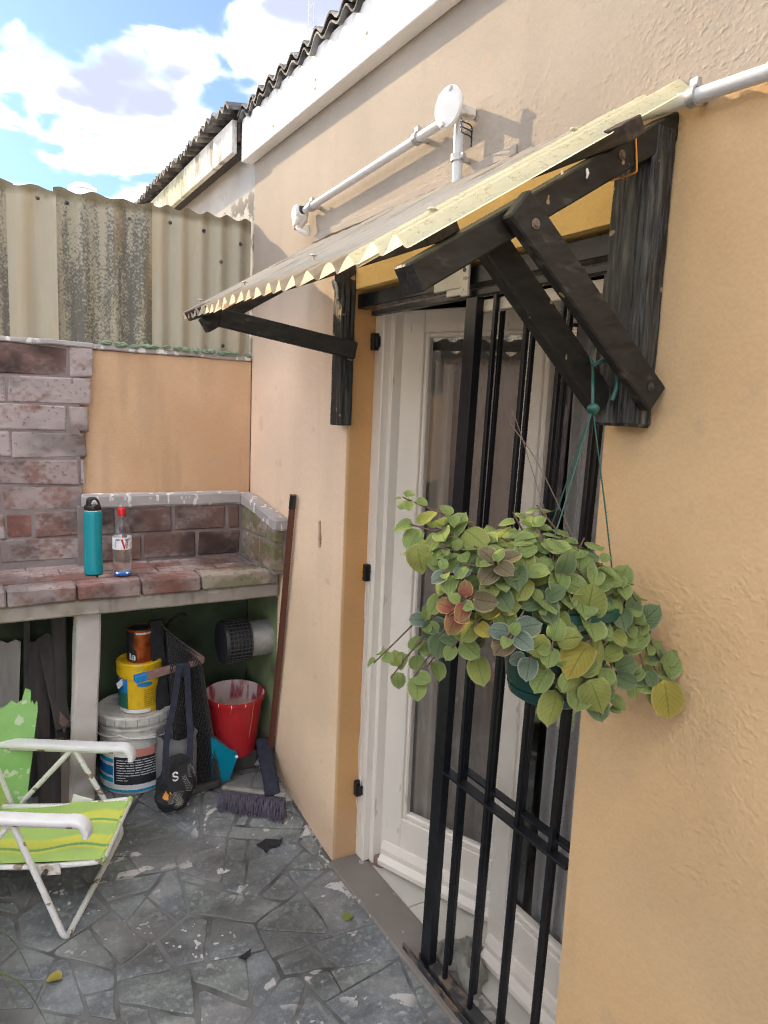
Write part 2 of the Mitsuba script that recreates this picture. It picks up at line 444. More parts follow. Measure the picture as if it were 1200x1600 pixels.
mat('mossy_board', mossy_board, 0.8)
mat('roof_sheet', lambda p, n, uv: mix((0.07, 0.07, 0.075), (0.26, 0.26, 0.26), smoothstep(0.4, 0.7, f3(p, 20, 3, 4))), 0.8, lambda p, n, uv: f3(p, 60, 2), 0.003)
mat('black_metal', lambda p, n, uv: mix((0.004, 0.005, 0.008), (0.010, 0.011, 0.014), f3(p, 40, 2)), 0.28, lambda p, n, uv: f3(p, 30, 2, 2), 0.0006, specular=0.4)
mat('worn_metal', lambda p, n, uv: mix((0.42, 0.39, 0.32), (0.60, 0.57, 0.48), f3(p, 25, 2)) * (1 - 0.5 * smoothstep(0.68, 0.74, f3(p, 60, 5))), 0.55)
mat('rusty_track', lambda p, n, uv: mix((0.03, 0.03, 0.032), (0.14, 0.10, 0.075), smoothstep(0.45, 0.65, f3(p, 30, 2, 4))), 0.6, lambda p, n, uv: f3(p, 90, 2), 0.003)
mat('grey_plastic', (0.55, 0.56, 0.57), 0.4)
mat('white_plastic', lambda p, n, uv: mix((0.72, 0.72, 0.72), (0.62, 0.61, 0.59), f3(p, 18, 2)), 0.4)
mat('chair_tube', lambda p, n, uv: mix((0.66, 0.655, 0.63), mix((0.12, 0.06, 0.03), (0.40, 0.34, 0.25), f3(p, 60, 4)), smoothstep(0.655, 0.69, f3(p, 32, 2, 3))), 0.4)
mat('dirty_white', lambda p, n, uv: mix((0.52, 0.50, 0.47), (0.33, 0.30, 0.27), smoothstep(0.4, 0.75, f3(p, 22, 2, 4))), 0.5)
mat('yellow_plastic', lambda p, n, uv: mix((0.72, 0.45, 0.012), (0.62, 0.42, 0.04), smoothstep(0.55, 0.7, f3(p, 30, 2))), 0.35)
mat('red_plastic', lambda p, n, uv: mix((0.48, 0.018, 0.02), (0.36, 0.02, 0.025), f3(p, 9, 2)), 0.3)
mat('pink_lining', lambda p, n, uv: mix((0.60, 0.42, 0.39), mix((0.34, 0.05, 0.07), (0.62, 0.50, 0.48), smoothstep(0.4, 0.6, fbm(p.x * 40, p.y * 40, p.z * 7, 3))), smoothstep(0.33, 0.36, p.z)), 0.6)
mat('teal_plastic', (0.0, 0.22, 0.32), 0.3)
mat('bottle_teal', (0.005, 0.26, 0.30), 0.35)
mat('cap_black', (0.015, 0.015, 0.017), 0.25)
mat('cap_red', (0.55, 0.01, 0.015), 0.3)
mat('label_white', (0.70, 0.70, 0.70), 0.4)
mat('print_red', (0.50, 0.03, 0.03), 0.5)
mat('print_grey', (0.22, 0.23, 0.25), 0.5)
mat('print_black', (0.02, 0.021, 0.026), 0.45)
mat('print_navy', (0.012, 0.016, 0.03), 0.5)
mat('print_blue', (0.012, 0.19, 0.46), 0.4)
mat('print_cyan', (0.01, 0.30, 0.48), 0.4)
mat('print_salmon', (0.52, 0.20, 0.17), 0.5)
mat('print_orange', (0.65, 0.25, 0.03), 0.5)
mat('print_green', (0.02, 0.14, 0.10), 0.5)
mat('copper_paint', lambda p, n, uv: mix((0.50, 0.12, 0.03), (0.26, 0.055, 0.02), smoothstep(0.4, 0.7, f3(p, 25, 3))), 0.25, metallic=0.6)
mat('galvanised', lambda p, n, uv: mix((0.36, 0.36, 0.36), (0.55, 0.54, 0.52), f3(p, 45, 2, 3)), 0.45, metallic=0.6)
mat('broom_brown', (0.10, 0.035, 0.022), 0.35)
mat('purple_bristle', lambda p, n, uv: mix((0.045, 0.038, 0.055), (0.135, 0.118, 0.155), fbm(p.x * 160, p.y * 160, p.z * 20, 2)), 0.8)
mat('navy_cloth', lambda p, n, uv: mix((0.012, 0.014, 0.026), (0.03, 0.034, 0.055), f3(p, 50, 2)), 0.9)
mat('black_cloth', lambda p, n, uv: mix((0.008, 0.008, 0.010), (0.022, 0.022, 0.025), f3(p, 70, 2)), 0.85)
mat('mesh_black', (0.035, 0.035, 0.037), 0.6)
mat('frame_wood', lambda p, n, uv: mix((0.17, 0.10, 0.085), (0.26, 0.17, 0.15), f3(p, 30, 2)), 0.7)
mat('grey_board', lambda p, n, uv: mix((0.20, 0.185, 0.17), (0.42, 0.40, 0.37), fbm(p.x * 50, p.y * 50, p.z * 5, 4)), 0.9, lambda p, n, uv: fbm(p.x * 90, p.y * 90, p.z * 6, 3), 0.004)
mat('dark_board', lambda p, n, uv: mix((0.028, 0.025, 0.024), (0.085, 0.073, 0.068), fbm(p.x * 60, p.y * 60, p.z * 6, 4)), 0.9, lambda p, n, uv: fbm(p.x * 90, p.y * 90, p.z * 6, 3), 0.004)
mat('brown_board', lambda p, n, uv: mix((0.13, 0.10, 0.085), (0.25, 0.20, 0.165), fbm(p.x * 60, p.y * 60, p.z * 6, 4)), 0.9, lambda p, n, uv: fbm(p.x * 90, p.y * 90, p.z * 6, 3), 0.003)
mat('green_board', lambda p, n, uv: mix(mix((0.20, 0.42, 0.12), (0.27, 0.50, 0.17), f3(p, 14, 2)), (0.48, 0.58, 0.40), smoothstep(0.58, 0.66, f3(p, 22, 5, 4))), 0.6)
mat('sage_board', lambda p, n, uv: mix((0.15, 0.24, 0.15), (0.26, 0.36, 0.25), fbm(p.x * 50, p.y * 50, p.z * 6, 3)), 0.8)
mat('whitewashed_post', lambda p, n, uv: mix(mix((0.40, 0.355, 0.34), (0.53, 0.485, 0.465), f3(p, 9, 2, 4)), (0.20, 0.18, 0.13), smoothstep(0.45, 0.1, p.z) * 0.7 * smoothstep(0.3, 0.6, f3(p, 12, 4))), 0.85, lambda p, n, uv: f3(p, 40, 2, 4), 0.004)
mat('pot_green', (0.006, 0.055, 0.045), 0.35)
mat('cord_green', (0.014, 0.085, 0.068), 0.4)
mat('stem_purple', lambda p, n, uv: mix((0.07, 0.03, 0.035), (0.16, 0.10, 0.06), f3(p, 30, 2)), 0.6)
mat('soil', lambda p, n, uv: mix((0.03, 0.022, 0.015), (0.07, 0.05, 0.035), f3(p, 60, 2)), 0.95)
mat('rag_grey', lambda p, n, uv: mix((0.15, 0.14, 0.12), (0.33, 0.32, 0.28), f3(p, 40, 2, 4)), 0.95, lambda p, n, uv: f3(p, 180, 2, 2), 0.003)
mat('tile_beige', lambda p, n, uv: mix((0.46, 0.44, 0.39), (0.56, 0.54, 0.49), f3(p, 9, 2, 4)), 0.25)
mat('tile_grout', (0.22, 0.20, 0.17), 0.9)
mat('room_wall', lambda p, n, uv: mix((0.36, 0.29, 0.23), (0.41, 0.335, 0.27), f3(p, 2, 2)), 0.85)
mat('curtain', lambda p, n, uv: mix((0.36, 0.34, 0.31), (0.46, 0.44, 0.41), fbm(p.x * 200, p.y * 200, p.z * 200, 2)), 0.9)
mat('lace', lambda p, n, uv: mix((0.26, 0.25, 0.24), (0.38, 0.37, 0.355), fbm(p.x * 150, p.y * 150, p.z * 150, 2)), 0.9)
mat('taupe_cloth', lambda p, n, uv: mix((0.135, 0.108, 0.09), (0.165, 0.134, 0.112), f3(p, 9, 2)), 0.9)
mat('taupe_pale', lambda p, n, uv: mix((0.24, 0.205, 0.175), (0.29, 0.25, 0.215), f3(p, 9, 2)), 0.9)
mat('dark_furniture', (0.03, 0.028, 0.027), 0.5)
mat('dirty_render', lambda p, n, uv: mix((0.55, 0.44, 0.36), (0.62, 0.51, 0.42), f3(p, 2, 3)), 0.9)
mat('terracotta', (0.30, 0.12, 0.07), 0.8)
mat('tank_white', (0.75, 0.75, 0.74), 0.5)
mat('crumpled_tape', lambda p, n, uv: mix((0.62, 0.59, 0.55), (0.40, 0.33, 0.26), smoothstep(0.5, 0.7, f3(p, 40, 2))), 0.5)
mat('latch_yellow', (0.62, 0.30, 0.02), 0.4)


def seat_fn(p, n, uv):
    s = uv.y + 0.035 * dr.sin(uv.x * 6.0) + 0.01 * noise(uv.x * 5, uv.y * 5)
    c = mix((0.58, 0.58, 0.085), (0.35, 0.50, 0.13), smoothstep(0.3, 0.7, 0.5 + 0.5 * dr.sin(s * 14.5 + 0.8)))
    k = dr.abs(s * 2.3 - dr.floor(s * 2.3) - 0.5)
    c = mix((0.17, 0.36, 0.12), c, smoothstep(0.03, 0.06, k))
    return mix(c, (0.40, 0.55, 0.30), smoothstep(0.5, 0.8, noise(uv.x * 60, uv.y * 60)) * 0.15)


mat('seat_fabric', seat_fn, 0.8, lambda p, n, uv: noise(uv.x * 400, uv.y * 400), 0.0004)


def leaf_fn(base, tip, vein, edge):
    def fn(p, n, uv):
        a = dr.abs(uv.y)
        c = mix(base, tip, smoothstep(0.2, 1.0, uv.x) * 0.6 + 0.4 * noise(uv.x * 7, uv.y * 7))
        k = uv.x * 7.0 - a * 3.2
        v = dr.abs(k - dr.floor(k) - 0.5)
        vm = dr.maximum(smoothstep(0.38, 0.49, v) * 0.75, smoothstep(0.07, 0.02, a))
        c = mix(c, vein, vm * 0.75)
        return mix(c, edge, smoothstep(0.78, 0.98, dr.maximum(a, dr.abs(uv.x * 2 - 1))) * 0.6)
    return fn


LEAF = {
    'leaf_green': ((0.173, 0.229, 0.076), (0.218, 0.274, 0.101), (0.091, 0.132, 0.039), (0.304, 0.335, 0.173)),
    'leaf_olive': ((0.218, 0.254, 0.073), (0.264, 0.294, 0.096), (0.112, 0.142, 0.036), (0.345, 0.345, 0.163)),
    'leaf_dark': ((0.100, 0.147, 0.069), (0.142, 0.187, 0.096), (0.049, 0.073, 0.034), (0.254, 0.284, 0.193)),
    'leaf_bluish': ((0.107, 0.147, 0.107), (0.193, 0.238, 0.187), (0.049, 0.061, 0.049), (0.385, 0.416, 0.365)),
    'leaf_purple': ((0.132, 0.117, 0.067), (0.187, 0.157, 0.096), (0.071, 0.035, 0.033), (0.345, 0.335, 0.224)),
    'leaf_red': ((0.213, 0.056, 0.056), (0.203, 0.177, 0.071), (0.163, 0.016, 0.030), (0.406, 0.304, 0.152)),
    'leaf_yellow': ((0.304, 0.269, 0.061), (0.355, 0.289, 0.073), (0.173, 0.147, 0.030), (0.427, 0.365, 0.152)),
}
for k, v in LEAF.items():
    scene[k] = {'type': 'principledthin', 'base_color': mikit.proc(leaf_fn(*v)), 'roughness': 0.30, 'diff_trans': 0.32, 'eta': 1.5}
scene['pane_glass'] = {'type': 'thindielectric', 'int_ior': 1.75}
scene['clear_plastic'] = {'type': 'thindielectric', 'int_ior': 1.45}
scene['water'] = {'type': 'dielectric', 'int_ior': 1.33}
scene['grey_film'] = {'type': 'principledthin', 'base_color': {'type': 'rgb', 'value': [0.42, 0.42, 0.43]}, 'roughness': 0.3, 'spec_trans': 0.45, 'diff_trans': 0.5, 'eta': 1.4}
scene['bottle_blue'] = {'type': 'principledthin', 'base_color': {'type': 'rgb', 'value': [0.05, 0.25, 0.75]}, 'roughness': 0.2, 'diff_trans': 0.8, 'eta': 1.4}


# ------------------------------------------------------------------ the ground
def floor_z(y):
    t = np.clip((np.asarray(y, float) - 2.05) / 0.80, 0, 1)
    return 0.085 * t * t * (3 - 2 * t)


FZ = 0.085
gx = np.linspace(-4.6, W + 0.02, 22)
gy = np.concatenate([np.linspace(-2.6, 1.9, 12), np.linspace(2.0, 3.2, 16)])
G = np.stack([*np.meshgrid(gx, gy, indexing='ij'), np.zeros((len(gx), len(gy)))], -1)
G[..., 2] = floor_z(G[..., 1]) - 0.0015
gr = grid_surface(G); gr.invert() if gr.face_normals[:, 2].mean() < 0 else None
struct('patio_floor', gr, 'grout', 'dark grey slate crazy paving of the patio with white paint splashes', 'floor')
struct('ground', box(-80, 80, -80, 80, -0.30, -0.016, 0), 'pale_ground', 'bare ground round the houses', 'ground')


def slate_mesh(poly):
    c = np.array(poly.centroid.coords[0])
    xy = np.array(poly.exterior.coords)[:-1]
    if Polygon(xy).exterior.is_ccw is False: xy = xy[::-1]
    pts = []
    for a, b_ in zip(xy, np.roll(xy, -1, 0)):
        L = np.linalg.norm(b_ - a); k = max(1, int(L / 0.045))
        nrm = np.array([b_[1] - a[1], a[0] - b_[0]]) / (L + 1e-9)
        for t in np.arange(k) / k:
            pts.append(a + (b_ - a) * t + nrm * rng.uniform(-0.005, 0.004) * (t > 0))
    pts = np.array(pts); n = len(pts)
    ins = c + (pts - c) * (1 - 0.003 / (np.linalg.norm(pts - c, axis=1, keepdims=True) + 1e-6))
    tilt = rng.uniform(-0.006, 0.006, 2)
    h = rng.uniform(0.0005, 0.0028)

    def lift(q, dz):
        return np.column_stack([q, floor_z(q[:, 1]) + dz + (q - c) @ tilt])
    V = np.vstack([lift(pts, -0.03), lift(pts, h - 0.0015), lift(ins, h), lift(c[None], h)])
    F = []
    for k in range(n):
        j = (k + 1) % n
        F += [[k, j, n + j], [k, n + j, n + k], [n + k, n + j, 2 * n + j], [n + k, 2 * n + j, 2 * n + k], [2 * n + k, 2 * n + j, 3 * n]]
    return trimesh.Trimesh(V, F, process=False)


def paving(area, size, seed):
    """crazy paving: coarse cells broken by straight cuts into angular shards"""
    from shapely.geometry import LineString
    from shapely.ops import split
    r = np.random.default_rng(seed)
    x0, y0, x1, y1 = area.bounds
    pts = []
    for _ in range(4000):
        q = np.array([r.uniform(x0 - .4, x1 + .4), r.uniform(y0 - .4, y1 + .4)])
        if all(np.hypot(*(q - p)) > size * 1.75 for p in pts):
            pts.append(q)
    todo = [g for g in voronoi_diagram(MultiPoint(pts), envelope=sbox(x0 - 1, y0 - 1, x1 + 1, y1 + 1)).geoms]
    out = []
    while todo:
        g = todo.pop()
        lim = size * size * r.choice([0.45, 0.8, 1.3, 2.0], p=[.2, .35, .3, .15])
        if g.area < lim:
            out.append(g); continue
        c = np.array(g.centroid.coords[0]) + r.normal(0, 0.15, 2) * math.sqrt(g.area)
        mr = np.array(g.minimum_rotated_rectangle.exterior.coords)
        e = max(mr[1] - mr[0], mr[2] - mr[1], key=lambda v: np.hypot(*v))
        a = math.atan2(e[1], e[0]) + math.pi / 2 + r.normal(0, 0.42)
        d = np.array([math.cos(a), math.sin(a)])
        parts = [p for p in split(g, LineString([c - d * 3, c + d * 3])).geoms]
        if len(parts) < 2: out.append(g)
        else: todo += parts
    res = []
    for g in out:
        gap = r.choice([0.0025, 0.004, 0.007, 0.012], p=[.35, .3, .2, .15])
        h = g.buffer(-gap, join_style=2)
        if r.random() < 0.5: h = h.buffer(-0.012, join_style=2).buffer(0.012, join_style=1, quad_segs=2)
        h = h.intersection(area)
        if h.geom_type == 'Polygon' and h.area > 0.0012:
            res.append(h.simplify(0.002))
    return res


patio = sbox(-0.55, 1.02, W - 0.012, B + 0.02)
for g in paving(patio, 0.182, 12):
    part('patio_floor', 'slate', slate_mesh(g), rng.choice(['slate_blue', 'slate_green', 'slate_grey', 'slate_blue']))
rest = sbox(-2.60, -2.4, W - 0.012, B).difference(sbox(-0.56, 1.01, W, B + 1))
part('patio_floor', 'outer_slates', cat([slate_mesh(g) for g in paving(rest, 0.25, 5)]), 'slate_grey', kind='stuff')

# ------------------------------------------------------------------ the house on the right
DY0, DY1, DZ = 1.03, 2.157, 2.033         # door opening
house = thing('house', 'peach rendered house wall with white fascia and white glazed double door', 'house')
wall = Polygon([(-5, -0.12), (B - 0.002, -0.12), (B - 0.002, 2.80), (-5, 2.80)])
wall = wall.difference(Polygon([(DY0, -0.04), (DY1, -0.04), (DY1 - 0.002, DZ + 0.003), (DY0 + 0.002, DZ)]))
nick = Polygon([(2.338, 1.145), (2.362, 1.140), (2.366, 1.17), (2.362, 1.20), (2.368, 1.232), (2.359, 1.243), (2.353, 1.236), (2.347, 1.246), (2.342, 1.235), (2.339, 1.20), (2.333, 1.18)])
wall = wall.difference(nick)
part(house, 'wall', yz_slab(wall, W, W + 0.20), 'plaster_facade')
part(house, 'exposed_brick', rough_mesh(box(W + 0.012, W + 0.05, 2.325, 2.375, 1.13, 1.25, 0.002), 0.004, 60, 3, 0.012), 'brick_dark', label='bare brick showing through a chiselled hole in the render')
wallb = yz_slab(Polygon([(B, -0.12), (6.2, -0.12), (6.2, 2.80), (B, 2.80)]), W + 0.003, W + 0.20)
part(house, 'rear_wall', wallb, 'raw_concrete', label='bare grey unpainted wall past the corner')
FX = 1.063
part(house, 'fascia', box(FX, W - 0.0005, -5, 3.125, 2.672, 2.842, 0.003), 'fascia_paint', label='white painted fascia board along the eaves')
for (y, z) in ((1.78, 2.752), (2.02, 2.745), (2.38, 2.742), (2.38, 2.715), (2.76, 2.71)):
    part(house, 'fixing', moved(lathe([(0, 0), (0.006, 0), (0.006, 0.004), (0, 0.005)], 10), trimesh.transformations.translation_matrix([FX, y, z]) @ rot([0, 1, 0], -90)), 'worn_metal')
# corrugated roof: waves run along y, sloping up away from the patio
ys = np.arange(-3.0, 3.13, 0.0127)
xs = np.linspace(-0.022, 1.6, 4)
lamb = 0.105
PR = np.zeros((len(xs), len(ys), 3))
for i, x in enumerate(xs):
    PR[i, :, 0] = FX + x + 0.012 * (meshkit.noise(np.stack([ys * 6, 0 * ys, 0 * ys], -1), 3) - 0.5) * (i == 0)
    PR[i, :, 1] = ys
    PR[i, :, 2] = 2.857 + 0.17 * (x + 0.02) + 0.016 * np.sin(ys / lamb * 2 * np.pi) + 0.008 * meshkit.noise(np.stack([ys * 9, 0 * ys, 0 * ys], -1), 8)
part(house, 'roof', shell(PR, np.array([0, 0, 0.009])), 'roof_sheet', smooth=40, label='dark weathered corrugated roof sheets above the fascia')
PR2 = PR.copy(); PR2[..., 0] -= 0.008; PR2[..., 0] += 0.012; PR2[..., 2] -= 0.020 + 0.006 * np.sin(PR[..., 1] * 40)
part(house, 'under_sheet', shell(PR2[:2], np.array([0, 0, 0.007])), 'roof_sheet', smooth=40)
# the second, mossy board beyond the corner
part(house, 'rear_fascia', box(1.028, 1.052, 3.150, 6.1, 2.710, 2.845, 0.003), 'mossy_board', label='flaking white board with green moss beyond the corner')
part(house, 'soffit', box(1.053, W + 0.002, 3.16, 6.1, 2.735, 2.75, 0.002), 'dark_board')
part(house, 'rafter_end', box(1.053, W + 0.05, 3.128, 3.155, 2.755, 2.84), 'brown_lath')
ys2 = np.arange(3.09, 6.2, 0.0127)
PR3 = np.zeros((4, len(ys2), 3))
for i, x in enumerate(np.linspace(0.985, 2.2, 4)):
    PR3[i, :, 0] = x + 0.02 * (meshkit.noise(np.stack([ys2 * 9, 0 * ys2, 0 * ys2], -1), 4) - 0.5) * (i == 0)
    PR3[i, :, 1] = ys2
    PR3[i, :, 2] = 2.868 + 0.15 * (x - 0.985) + 0.014 * np.sin(ys2 / 0.076 * 2 * np.pi) + 0.012 * meshkit.noise(np.stack([ys2 * 12, 0 * ys2, 0 * ys2 + 3], -1), 8)
part(house, 'rear_roof', shell(PR3, np.array([0, 0, 0.012])), 'roof_sheet', smooth=40, label='ragged dark corrugated roof over the mossy board')
# threshold, room inside
part(house, 'threshold', rough_mesh(box(W - 0.02, 1.226, 0.60, DY1 + 0.0, -0.08, 0.012, 0.006), 0.0025, 14, 2, 0.05), 'sill_concrete', label='worn grey concrete door sill strip')
part(house, 'room', cat([box(4.3, 4.4, -1.2, 4.4, -0.1, 2.7, 0), box(W + 0.2, 4.4, -1.3, -1.2, -0.1, 2.7, 0), box(W + 0.2, 4.4, 4.4, 4.5, -0.1, 2.7, 0), box(W + 0.2, 4.4, -1.3, 4.5, 2.6, 2.7, 0)]), 'room_wall')
struct('interior_floor', box(1.224, 4.4, -1.2, 4.4, -0.1, 0.005, 0), 'tile_grout', 'beige tiled floor inside the doorway', 'floor')
for i in range(5):
    for j in range(1 if i == 0 else 0, 5 if i == 0 else 7):
        part('interior_floor', 'tile', box(1.232 + i * 0.30, 1.5285 + i * 0.30, max(0.62 + j * 0.30, DY0 + 0.002) if i == 0 else 0.62 + j * 0.30, min(0.9165 + j * 0.30, DY1 - 0.09) if i == 0 else 0.9165 + j * 0.30, 0.0, 0.0085, 0.001), 'tile_beige')

# door frame
fr = child(house, 'door_frame')
FX0, FX1 = 1.205, 1.285
scene[fr] = mikit.ply(cat([
    box(FX0, FX1, DY1 - 0.060, DY1 - 0.002, 0.012, DZ - 0.004, 0.004), box(FX0 + 0.026, FX1, DY1 - 0.085, DY1 - 0.0605, 0.012, DZ - 0.004, 0.003),
    box(FX0, FX1, DY0 + 0.002, DY0 + 0.045, 0.012, DZ - 0.004, 0.004)]), 'white_door_paint')
labels[fr] = {'label': 'white painted wooden door frame with bare edges'}
part(house, 'door_head', box(FX0 + 0.02, FX1, DY0 + 0.047, DY1 - 0.087, DZ - 0.045, DZ - 0.004, 0.004), 'white_door_paint', label='white head of the door frame')


def door_leaf(width, H=1.955):
    """leaf in local coordinates: x along width from the hinge, y thickness (0 = outside face, + inside), z up"""
    st, top, bot, th = 0.086, 0.072, 0.195, 0.042
    rails = [box(0, st, 0, th, 0, H, 0.003), box(width - st * 0.8, width, 0, th, 0, H, 0.003), box(st, width - st * 0.8, 0.001, th - 0.001, H - top, H, 0.003)]
    x0, x1, z0, z1 = st, width - st * 0.8, bot, H - top
    rails.append(box(x0, x1, 0.001, th - 0.001, 0, bot, 0.003))
    bead = []
    for a in ((x0, x0 + 0.016, z0, z1), (x1 - 0.016, x1, z0, z1), (x0 + 0.016, x1 - 0.016, z0, z0 + 0.022), (x0 + 0.016, x1 - 0.016, z1 - 0.016, z1)):
        bead.append(box(a[0], a[1], 0.006, th - 0.006, a[2], a[3], 0.005))

    bar = np.array([[0, -0.004], [-0.030, 0.002], [-0.034, 0.022], [-0.016, 0.040], [-0.018, 0.060], [-0.006, 0.082], [0.002, 0.085], [0.002, -0.004]])
    pb = extrude(Polygon(bar), width - 0.03)
    M = np.eye(4); M[:3, :3] = [[0, 0, 1], [1, 0, 0], [0, 1, 0]]; M[0, 3] = 0.015
    pb.apply_transform(M)
    glass = grid_surface(np.array([[[x0 + .004, 0.02, z0 + .004], [x0 + .004, 0.02, z1 - .004]], [[x1 - .004, 0.02, z0 + .004], [x1 - .004, 0.02, z1 - .004]]]))
    return cat(rails), cat(bead), pb, glass


def put_leaf(width, hinge, deg, flip, label):
    a, b_, c, g = door_leaf(width)
    M = np.eye(4)
    # local x -> along -y (left leaf) or +y (right leaf); local y -> +x
    M[:3, 0] = [0, 1 if flip else -1, 0]; M[:3, 1] = [1, 0, 0]; M[:3, 2] = [0, 0, 1]; M[:3, 3] = hinge
    M = rot([0, 0, 1], deg, hinge) @ M
    k = child(house, 'door')
    for i, (m, nm, mt) in enumerate(((a, None, 'white_door_paint'), (b_, 'glazing_bead', 'white_door_paint'), (c, 'weather_bar', 'white_door_paint'), (g, 'glass_pane', 'pane_glass'))):
        m = moved(m, M)
        if np.linalg.det(M[:3, :3]) < 0: m.invert()
        if nm is None: scene[k] = mikit.ply(m, mt)
        else: scene[k + '__' + nm] = mikit.ply(m, mt)
    labels[k] = {'label': label}
    return k


put_leaf(0.525, (1.262, DY1 - 0.088, 0.022), 22.0, False, 'white glazed door leaf standing ajar into the room')
put_leaf(0.455, (1.318, DY0 + 0.035, 0.022), 0.0, True, 'white glazed door leaf that is shut behind the bars')
for (z, s) in ((1.875, 1), (0.285, 1)):
    k = child(house, 'hinge_catch')
    scene[k] = mikit.ply(cat([box(FX0 - 0.022, FX0 - 0.0005, DY1 - 0.035, DY1 - 0.012, z - 0.028, z + 0.028, 0.002), box(FX0 - 0.018, FX0 - 0.002, DY1 - 0.048, DY1 - 0.0355, z - 0.018, z + 0.018, 0.002)]), 'black_metal')
z = 1.09
part(house, 'latch_keeper', box(FX0 - 0.024, FX0 - 0.0005, DY1 - 0.040, DY1 - 0.020, z - 0.030, z + 0.030, 0.003), 'black_metal')
part(house, 'latch_stain', rough_mesh(box(FX0 - 0.018, FX0 - 0.001, DY1 - 0.0195, DY1 - 0.004, z - 0.026, z + 0.024, 0.003), 0.003, 60, 5, 0.01), 'latch_yellow')
for dx, sd in ((0.012, 1), (0.03, 4)):
    zz = np.linspace(0.1, 1.05, 14)
    r = np.random.default_rng(sd)
    pts = np.stack([np.full(14, FX0 - 0.004) + r.uniform(-.006, .002, 14), DY1 - dx - 0.012 * r.random(14), zz], -1)
    part(house, 'thin_wire', tube(spline(pts, 3), 0.0016, 5), 'white_plastic', smooth=True)


# inside the room
def curtain(name, y0, y1, x, z0, z1, label, folds, amp=0.014, mt='lace'):
    u = np.linspace(0, 1, 60); v = np.linspace(0, 1, 8)
    P = np.zeros((60, 8, 3))
    for j, t in enumerate(v):
        P[:, j, 0] = x + amp * np.sin(u * folds * 2 * np.pi + 0.6 * np.sin(4 * t)) * (0.6 + 0.4 * t)
        P[:, j, 1] = y0 + (y1 - y0) * u
        P[:, j, 2] = z1 + (z0 - z1) * t
    single(name, grid_surface(P), mt, label, 'curtain', smooth=True)


curtain('curtain', 1.20, 1.40, 1.385, 0.10, 1.93, 'grey lace curtain hanging in folds behind the shut door leaf', 5, mt='lace')
hx, hy = 1.262, DY1 - 0.088
dl = np.array([math.sin(math.radians(22)), -math.cos(math.radians(22))]); nl = np.array([-dl[1], dl[0]])
for (a_, b_, off, mt, fo, lb) in ((0.07, 0.17, 0.060, 'taupe_pale', 2, 'pale curtain edge seen through the left side of the open door pane'), (0.14, 0.50, 0.085, 'taupe_cloth', 4, 'added plain taupe cloth standing in for the reflections in the open door pane')):  # the taupe cloth is added to give the pane its brown reflected tone
    u = np.linspace(0, 1, 50); Pq = np.zeros((50, 8, 3))
    for j, t in enumerate(np.linspace(0, 1, 8)):
        w_ = off + 0.010 * np.sin(u * fo * 2 * np.pi + 0.5 * np.sin(3 * t))
        xy = np.array([hx, hy]) + np.outer(a_ + (b_ - a_) * u, dl) + w_[:, None] * nl
        Pq[:, j] = np.column_stack([xy, np.full(50, 1.955 - 1.84 * t)])
    single('curtain', grid_surface(Pq), mt, lb, 'curtain', smooth=True)
uu = np.linspace(0, 1, 40); Pq = np.zeros((40, 3, 3))
hem = 0.055 + 0.035 * meshkit.fbm(np.stack([uu * 9, 0 * uu, 0 * uu], -1), 4, 3)
for j, t in enumerate((0, 0.5, 1)):
    xy = np.array([hx, hy]) + np.outer(0.09 + 0.365 * uu, dl) + 0.045 * nl
    Pq[:, j] = np.column_stack([xy, 1.880 - hem * t])
single('reflection_strip', grid_surface(Pq), 'dark_furniture', 'added dark ragged strip imitating a reflection across the top of the open door pane', 'reflection_strip', smooth=True)  # strip added to imitate a dark band reflected in the glass
single('cabinet', cat([box(2.2, 2.7, 0.55, 1.15, 0.01, 0.85, 0.01), box(2.19, 2.2, 0.57, 0.84, 0.05, 0.83, 0.004), box(2.19, 2.2, 0.86, 1.13, 0.05, 0.83, 0.004)]), 'dark_furniture', 'dark low cabinet in the shadowed room behind the door', 'cabinet')

# ------------------------------------------------------------------ grilles across the right half of the door
gt = thing('grille_track', 'black steel top track under the door lintel', 'track')
part(gt, 'rail', cat([box(1.135, 1.175, DY0 + 0.003, DY1 - 0.003, DZ - 0.055, DZ - 0.010, 0.002), box(1.1355, 1.1600, DY0 + 0.003, 2.06, DZ - 0.085, DZ - 0.070, 0.001)]), 'black_metal')
part(gt, 'guard_rail', cat([box(1.180, 1.204, DY0 + 0.003, 1.62, DZ - 0.075, DZ - 0.03, 0.002), box(1.150, 1.176, DY0 + 0.003, 1.55, DZ - 0.125, DZ - 0.095, 0.002)]), 'worn_metal')
part(gt, 'cover_plate', cat([box(1.124, 1.1345, 1.545, 1.69, DZ - 0.060, DZ - 0.004, 0.001), box(1.1245, 1.134, 1.56, 1.63, DZ - 0.078, DZ - 0.061, 0.001)]), 'worn_metal', label='bare pale metal plate on the track')
pl = box(1.116, 1.1235, 1.525, 1.555, DZ - 0.085, DZ + 0.025, 0.001)
part(gt, 'bracket', pl, 'worn_metal', label='drilled pale metal bracket')
part(gt, 'bolt_hole', moved(lathe([(0, 0), (0.006, 0), (0.006, 0.002), (0, 0.002)], 12), trimesh.transformations.translation_matrix([1.1158, 1.54, DZ - 0.02]) @ rot([0, 1, 0], -90)), 'cap_black')

g1 = thing('sliding_grille', 'black barred steel security grille with wide outer stile, parked over the shut leaf', 'grille')
TOP = 1.945
lean = lambda z: 0.048 * (1 - z / TOP)


def vbar(y, x, w, d, z0, z1, b=0.0015):
    return beam((x, y + lean(z0), z0), (x, y + lean(z1), z1), w, d, (1, 0, 0), b)


